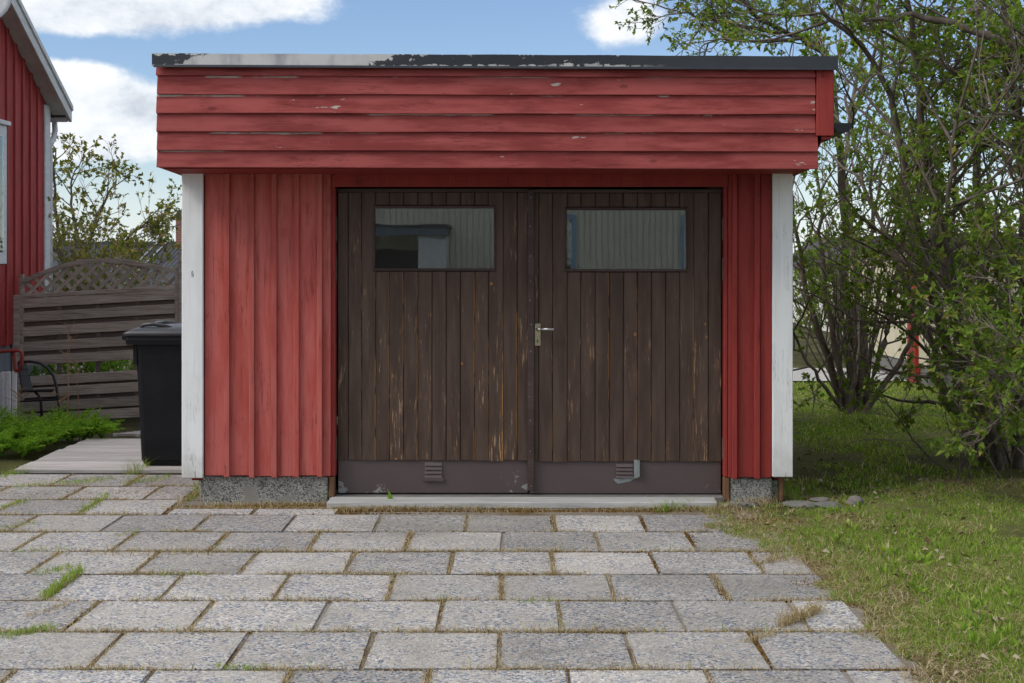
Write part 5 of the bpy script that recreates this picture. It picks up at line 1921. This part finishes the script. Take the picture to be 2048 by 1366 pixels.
# dry stalks
dsr = np.random.default_rng(91)
ds = MB()
for (p0, p1, Yp) in (((137, 850), (135, 668), 12.4), ((159, 862), (150, 720), 12.2), ((132, 850), (140, 650), 12.5), ((120, 848), (122, 790), 12.3), ((42, 840), (35, 785), 12.6), ((28, 850), (42, 790), 12.6)):
    a, c = PT(p0[0], p0[1], Yp), PT(p1[0], p1[1], Yp)
    a.z = float(terrain(a.x, Yp)) - 0.05
    mid = (a + c) / 2 + Vector((dsr.normal(0, 0.02), 0, 0))
    ds.tube([a, mid, c], [0.005, 0.004, 0.002], 4)
    for k in range(9):
        q = c.lerp(mid, dsr.uniform(0, 0.45))
        ds.tube([q, q + Vector((dsr.normal(0, 0.05), dsr.normal(0, 0.03), dsr.uniform(0.02, 0.06)))], [0.002, 0.004], 3)
M['stalk'] = simple('dry_stalk', (0.26, 0.15, 0.08), (0.35, 0.24, 0.15), 0.9)
o = ds.obj('dry_stalks', M['stalk'])
tag(o, 'thin dry brown stalks standing among the plants before the fence', 'stalks', None, 'stuff')


# ------------------------------------------------------------------ grass
def blades(pos, h, wdt, lean, r, droop=0.35):
    n = len(pos)
    a = r.uniform(0, 2 * math.pi, n)
    s = np.stack([np.cos(a), np.sin(a), np.zeros(n)], 1)
    b = r.uniform(0, 2 * math.pi, n)
    l = np.stack([np.cos(b), np.sin(b), np.zeros(n)], 1) * (lean * r.uniform(0.2, 1.6, n))[:, None]
    up = np.array([0, 0, 1.0])
    hh, w_ = h[:, None], wdt[:, None]
    v = np.empty((n, 5, 3))
    v[:, 0] = pos - s * w_ * 0.5
    v[:, 1] = pos + s * w_ * 0.5
    m = pos + (up + l * 0.6) * hh * 0.55
    v[:, 2] = m - s * w_ * 0.4
    v[:, 3] = m + s * w_ * 0.4
    v[:, 4] = pos + (up * (1 - droop * np.linalg.norm(l, axis=1, keepdims=True)) + l * 1.5) * hh
    base = (np.arange(n) * 5)[:, None, None]
    t = np.array([[0, 1, 3], [0, 3, 2], [2, 3, 4]])[None]
    return v.reshape(-1, 3), (base + t).reshape(-1, 3)


def vnoise(x, y, s, seed=0):
    """cheap smooth value noise in 0..1"""
    r = np.random.default_rng(seed)
    g = r.uniform(0, 1, (64, 64))
    fx, fy = x / s, y / s
    ix, iy = np.floor(fx).astype(int), np.floor(fy).astype(int)
    tx, ty = fx - ix, fy - iy
    tx, ty = tx * tx * (3 - 2 * tx), ty * ty * (3 - 2 * ty)
    g00, g10 = g[ix % 64, iy % 64], g[(ix + 1) % 64, iy % 64]
    g01, g11 = g[ix % 64, (iy + 1) % 64], g[(ix + 1) % 64, (iy + 1) % 64]
    return (g00 * (1 - tx) + g10 * tx) * (1 - ty) + (g01 * (1 - tx) + g11 * tx) * ty


def edge_x(y):
    """where the lawn begins: it creeps over the ends of the paver rows near the garage"""
    return 1.44 - 0.34 * sstep(6.2, 7.9, y) + 0.05 * np.sin(y * 9.0) + 0.03 * np.sin(y * 23.0)


def stuff(name, v, t, mat, label, cat):
    o = link(name, np_mesh(name, v, t, mat))
    return tag(o, label, cat, None, 'stuff')


gr_ = np.random.default_rng(500)


def lawn_points(n, y0, y1, r):
    y = np.sqrt(r.uniform(y0 * y0, y1 * y1, n)) if y1 > 9 else r.uniform(y0, y1, n)
    x = r.uniform(0.9, 1.0, n) * 0 + r.uniform(0, 1, n) * (0.46 * y + 0.6 - 1.0) + 1.0
    ok = (x > edge_x(y)) & ~((x < XR + 0.02) & (y > 8.30) & (y < GD + 0.1))
    return x[ok], y[ok]


V, T = [], []
nv = 0


def collect(v, t):
    global nv
    V.append(v)
    T.append(t + nv)
    nv += len(v)


for (n, y0, y1, hh, ww) in ((95000, 4.3, 8.6, 0.034, 0.0034), (80000, 8.6, 16.4, 0.042, 0.0075)):
    x, y = lawn_points(n, y0, y1, gr_)
    dn = vnoise(x, y, 0.35, 1) * 0.6 + vnoise(x, y, 0.09, 2) * 0.4
    shade_bare = np.exp(-((y - 9.7) / 0.9) ** 2) * 0.33
    edge_bare = np.exp(-(x - edge_x(y)) / 0.30) * 0.16
    keep = dn > 0.30 + shade_bare + edge_bare + gr_.uniform(-0.12, 0.12, len(x))
    x, y, dn = x[keep], y[keep], dn[keep]
    h = hh * gr_.uniform(0.45, 1.25, len(x)) * (0.55 + 0.9 * dn)
    big = gr_.uniform(0, 1, len(x)) < 0.03
    h[big] *= 1.8
    pos = np.stack([x, y, np.full(len(x), -0.008)], 1)
    collect(*blades(pos, h, ww * gr_.uniform(0.7, 1.3, len(x)), np.full(len(x), 0.6), gr_))
stuff('lawn_grass', np.concatenate(V), np.concatenate(T), M['grass'], 'short green lawn grass right of the paving', 'grass')

# dry straw lying in the lawn and along its edge
V, T, nv = [], [], 0
x, y = lawn_points(60000, 4.3, 9.2, gr_)
dn = vnoise(x, y, 0.28, 5)
keep = ((dn > 0.60) & (gr_.uniform(0, 1, len(x)) < 0.7)) | (gr_.uniform(0, 1, len(x)) < 1.6 * np.exp(-(x - edge_x(y)) / 0.22))
x, y = x[keep], y[keep]
pos = np.stack([x, y, np.full(len(x), -0.004)], 1)
collect(*blades(pos, gr_.uniform(0.015, 0.05, len(x)), gr_.uniform(0.002, 0.0042, len(x)), np.full(len(x), 2.2), gr_, 0.30))
stuff('dry_grass', np.concatenate(V), np.concatenate(T), M['straw'], 'dry straw-coloured grass lying in the lawn and at its edge', 'dry grass')

# weeds and straw in the paver joints
V, T, nv = [], [], 0
VG, TG = [], []
ng = 0


def collect_g(v, t):
    global ng
    VG.append(v)
    TG.append(t + ng)
    ng += len(v)


for (y0, xl, xr) in joint_rows:
    n = int((xr - xl) * 900)
    x = gr_.uniform(xl, xr, n)
    dn = vnoise(x + y0 * 7, x * 0 + y0 * 3, 0.25, 8)
    keep = dn > gr_.uniform(0.25, 0.75, n)
    x = x[keep]
    pos = np.stack([x, y0 + gr_.normal(0, 0.011, len(x)), np.full(len(x), -0.008)], 1)
    collect(*blades(pos, gr_.uniform(0.012, 0.042, len(x)), gr_.uniform(0.002, 0.004, len(x)), np.full(len(x), 1.0), gr_))
    tall = gr_.uniform(0, 1, len(x)) < 0.035
    pt = pos[tall]
    collect_g(*blades(pt, gr_.uniform(0.03, 0.085, len(pt)), gr_.uniform(0.0015, 0.0026, len(pt)), np.full(len(pt), 0.35), gr_))
for (xa, y0) in joint_cross:
    if gr_.uniform() < 0.25:
        continue
    n = int(gr_.uniform(40, 330))
    yy_ = y0 + gr_.uniform(0.0, 0.5, n)
    pos = np.stack([xa + gr_.normal(0, 0.009, n), yy_, np.full(n, -0.008)], 1)
    collect(*blades(pos, gr_.uniform(0.010, 0.036, n), gr_.uniform(0.002, 0.004, n), np.full(n, 1.0), gr_))


def gy(py):
    return CAM_H * F / (py - HZ)


# green and yellowed tufts where they stand in the drive
tufts = [((85, 1198), (165, 1140), 520, 0.055, 'g'), ((70, 1150), (150, 1135), 160, 0.04, 'g'), ((160, 1028), (215, 992), 260, 0.045, 'g'), ((5, 1275), (105, 1258), 330, 0.04, 'g'),
         ((0, 1018), (60, 1000), 220, 0.035, 'g'), ((20, 975), (230, 958), 520, 0.03, 'g'), ((0, 955), (60, 940), 220, 0.05, 'g'), ((250, 968), (345, 955), 200, 0.05, 'g'),
         ((120, 970), (200, 962), 180, 0.035, 'g'), ((1560, 1255), (1640, 1222), 420, 0.075, 's'), ((1490, 1285), (1545, 1270), 150, 0.04, 's'), ((1310, 1022), (1390, 1012), 170, 0.075, 'g'),
         ((1430, 1022), (1560, 1000), 420, 0.06, 's'), ((1470, 985), (1545, 1003), 260, 0.10, 's'), ((355, 1008), (400, 985), 190, 0.055, 's'), ((1500, 1130), (1560, 1120), 200, 0.03, 's'),
         ((1400, 1060), (1480, 1050), 200, 0.03, 's'), ((670, 1020), (960, 1016), 900, 0.040, 's'), ((960, 1020), (1420, 1018), 700, 0.026, 's'), ((410, 1010), (650, 1008), 500, 0.03, 's'), ((700, 1004), (1000, 1004), 70, 0.06, 's'), ((1010, 1004), (1300, 1004), 50, 0.06, 'g'),
         ((380, 1000), (410, 960), 120, 0.06, 'g'), ((0, 1060), (70, 1045), 120, 0.03, 'g'), ((640, 990), (660, 1005), 40, 0.09, 'g'), ((250, 950), (300, 940), 90, 0.12, 'g'), ((1550, 985), (1600, 1000), 160, 0.07, 'g'), ((20, 1105), (130, 1098), 140, 0.03, 'g'), ((230, 1075), (280, 1060), 90, 0.03, 'g'), ((300, 1150), (420, 1150), 90, 0.03, 'g'), ((60, 1235), (150, 1205), 120, 0.035, 's'), ((100, 1110), (420, 1108), 260, 0.03, 's'), ((0, 990), (330, 985), 330, 0.028, 's'), ((430, 1335), (520, 1340), 110, 0.03, 'g'), ((1040, 1204), (1110, 1204), 60, 0.03, 'g')]
for (p0, p1, n, hh, kind) in tufts:
    u = gr_.uniform(0, 1, n)
    px = p0[0] + (p1[0] - p0[0]) * u + gr_.normal(0, 5, n)
    py = p0[1] + (p1[1] - p0[1]) * u + gr_.normal(0, 2.5, n)
    yy_ = gy(py)
    pos = np.stack([(px - 1024) * yy_ / F, yy_, np.full(n, -0.006)], 1)
    v, t = blades(pos, hh * gr_.uniform(0.4, 1.2, n), gr_.uniform(0.002, 0.0038, n), np.full(n, 0.55 if kind == 'g' else 0.8), gr_)
    (collect_g if kind == 'g' else collect)(v, t)
stuff('joint_straw', np.concatenate(V), np.concatenate(T), M['straw'], 'dry brown grass growing in the joints of the paving', 'dry grass')
stuff('joint_weeds', np.concatenate(VG), np.concatenate(TG), M['grass'], 'green grass tufts growing between the pavers', 'weeds')

# broad-leaved weeds: one by the doors and many in the lawn
wr = np.random.default_rng(640)


def rosette(px, py, size, n):
    yy_ = gy(py)
    d = np.stack([wr.normal(0, 0.6, n), wr.normal(0, 0.5, n), wr.uniform(0.7, 1.3, n)], 1)
    ln = size * wr.uniform(0.6, 1.2, n)
    return leaf_arrays(np.zeros((n, 3)), d, wr.normal(0, 0.5, (n, 3)) + np.array([0, -1, 0.3]), ln, ln * 0.28, 0.2), (X(px, yy_), yy_, 0.0)


(v, t), loc_ = rosette(784, 1010, 0.10, 6)
o = link('broadleaf_weed', np_mesh('broadleaf_weed', v, t, M['fern']), None, None, loc_)
tag(o, 'bright green broad-leaved weed before the left garage door', 'weed')
V, T, nv = [], [], 0
for k in range(150):
    px, py = wr.uniform(1600, 2040), wr.uniform(1000, 1300)
    if (px - 1024) * gy(py) / F < 1.7:
        continue
    (v, t), loc_ = rosette(px, py, wr.uniform(0.03, 0.065), 6)
    collect(v + np.array(loc_), t)
stuff('lawn_weeds', np.concatenate(V), np.concatenate(T), M['grass'], 'small broad-leaved weeds in the lawn right of the garage', 'weeds')

# dead leaves in the lawn
n = 900
x, y = lawn_points(n * 2, 4.5, 10.5, wr)
x, y = x[:n], y[:n]
n = len(x)
pos = np.stack([x, y, wr.uniform(0.004, 0.02, n)], 1)
ln = wr.uniform(0.015, 0.05, n)
v, t = leaf_arrays(pos, np.stack([wr.normal(0, 1, n), wr.normal(0, 1, n), wr.normal(0, 0.2, n)], 1), wr.normal(0, 0.35, (n, 3)) + np.array([0, 0, 1.0]), ln, ln * 0.6, 0.4)
stuff('fallen_leaves', v, t, M['litter'], 'dead brown leaves scattered over the lawn', 'leaves')

# cushions of brown moss at the paving edge and below the doors
mr = np.random.default_rng(700)
V, T, nv = [], [], 0


def moss_patch(px, py, rx, ry, n):
    yy_ = gy(py)
    c = np.array([X(px, yy_), yy_])
    xy = c + mr.normal(0, 0.5, (n, 2)) * np.array([rx, ry])
    r_ = mr.uniform(0.004, 0.011, n)
    k = 6
    v = np.empty((n, k + 1, 3))
    for j in range(k):
        a = 2 * math.pi * j / k + mr.uniform(0, 1, n)
        v[:, j, 0] = xy[:, 0] + np.cos(a) * r_
        v[:, j, 1] = xy[:, 1] + np.sin(a) * r_
        v[:, j, 2] = -0.009
    v[:, k, 0], v[:, k, 1] = xy[:, 0], xy[:, 1]
    v[:, k, 2] = -0.009 + r_ * mr.uniform(0.7, 1.5, n)
    t = np.array([[j, (j + 1) % k, k] for j in range(k)])[None] + (np.arange(n) * (k + 1))[:, None, None]
    collect(v.reshape(-1, 3), t.reshape(-1, 3))


for (px, py, rx, ry, n) in ((1535, 1040, 0.16, 0.08, 700), (1560, 1112, 0.13, 0.06, 500), (1625, 1165, 0.12, 0.12, 800), (1450, 1055, 0.14, 0.05, 400), (1520, 1295, 0.02, 0.22, 420), (1440, 1180, 0.02, 0.2, 300), (1660, 1205, 0.12, 0.08, 400),
                            (760, 1021, 0.7, 0.022, 900), (1150, 1021, 0.7, 0.022, 1000), (520, 1011, 0.6, 0.03, 700), (560, 1026, 0.9, 0.014, 600), (1380, 1075, 0.03, 0.18, 400), (815, 1080, 0.014, 0.22, 260),
                            (1105, 1045, 0.016, 0.2, 260), (1240, 1062, 0.6, 0.014, 500), (1420, 1105, 0.5, 0.014, 500), (1310, 1130, 0.014, 0.2, 200), (900, 1062, 0.6, 0.012, 360), (1290, 1045, 0.03, 0.2, 300)):
    moss_patch(px, py, rx, ry, n)
for (y0, xl, xr) in joint_rows:
    for k in range(26):
        x_ = mr.uniform(xl, xr)
        moss_patch(1024 + x_ * F / y0, HZ + CAM_H * F / y0, mr.uniform(0.05, 0.2), 0.009, int(mr.uniform(20, 60)))
stuff('moss', np.concatenate(V), np.concatenate(T), M['moss_leaf'], 'brown moss along the paving edge, in the joints and below the doors', 'moss')
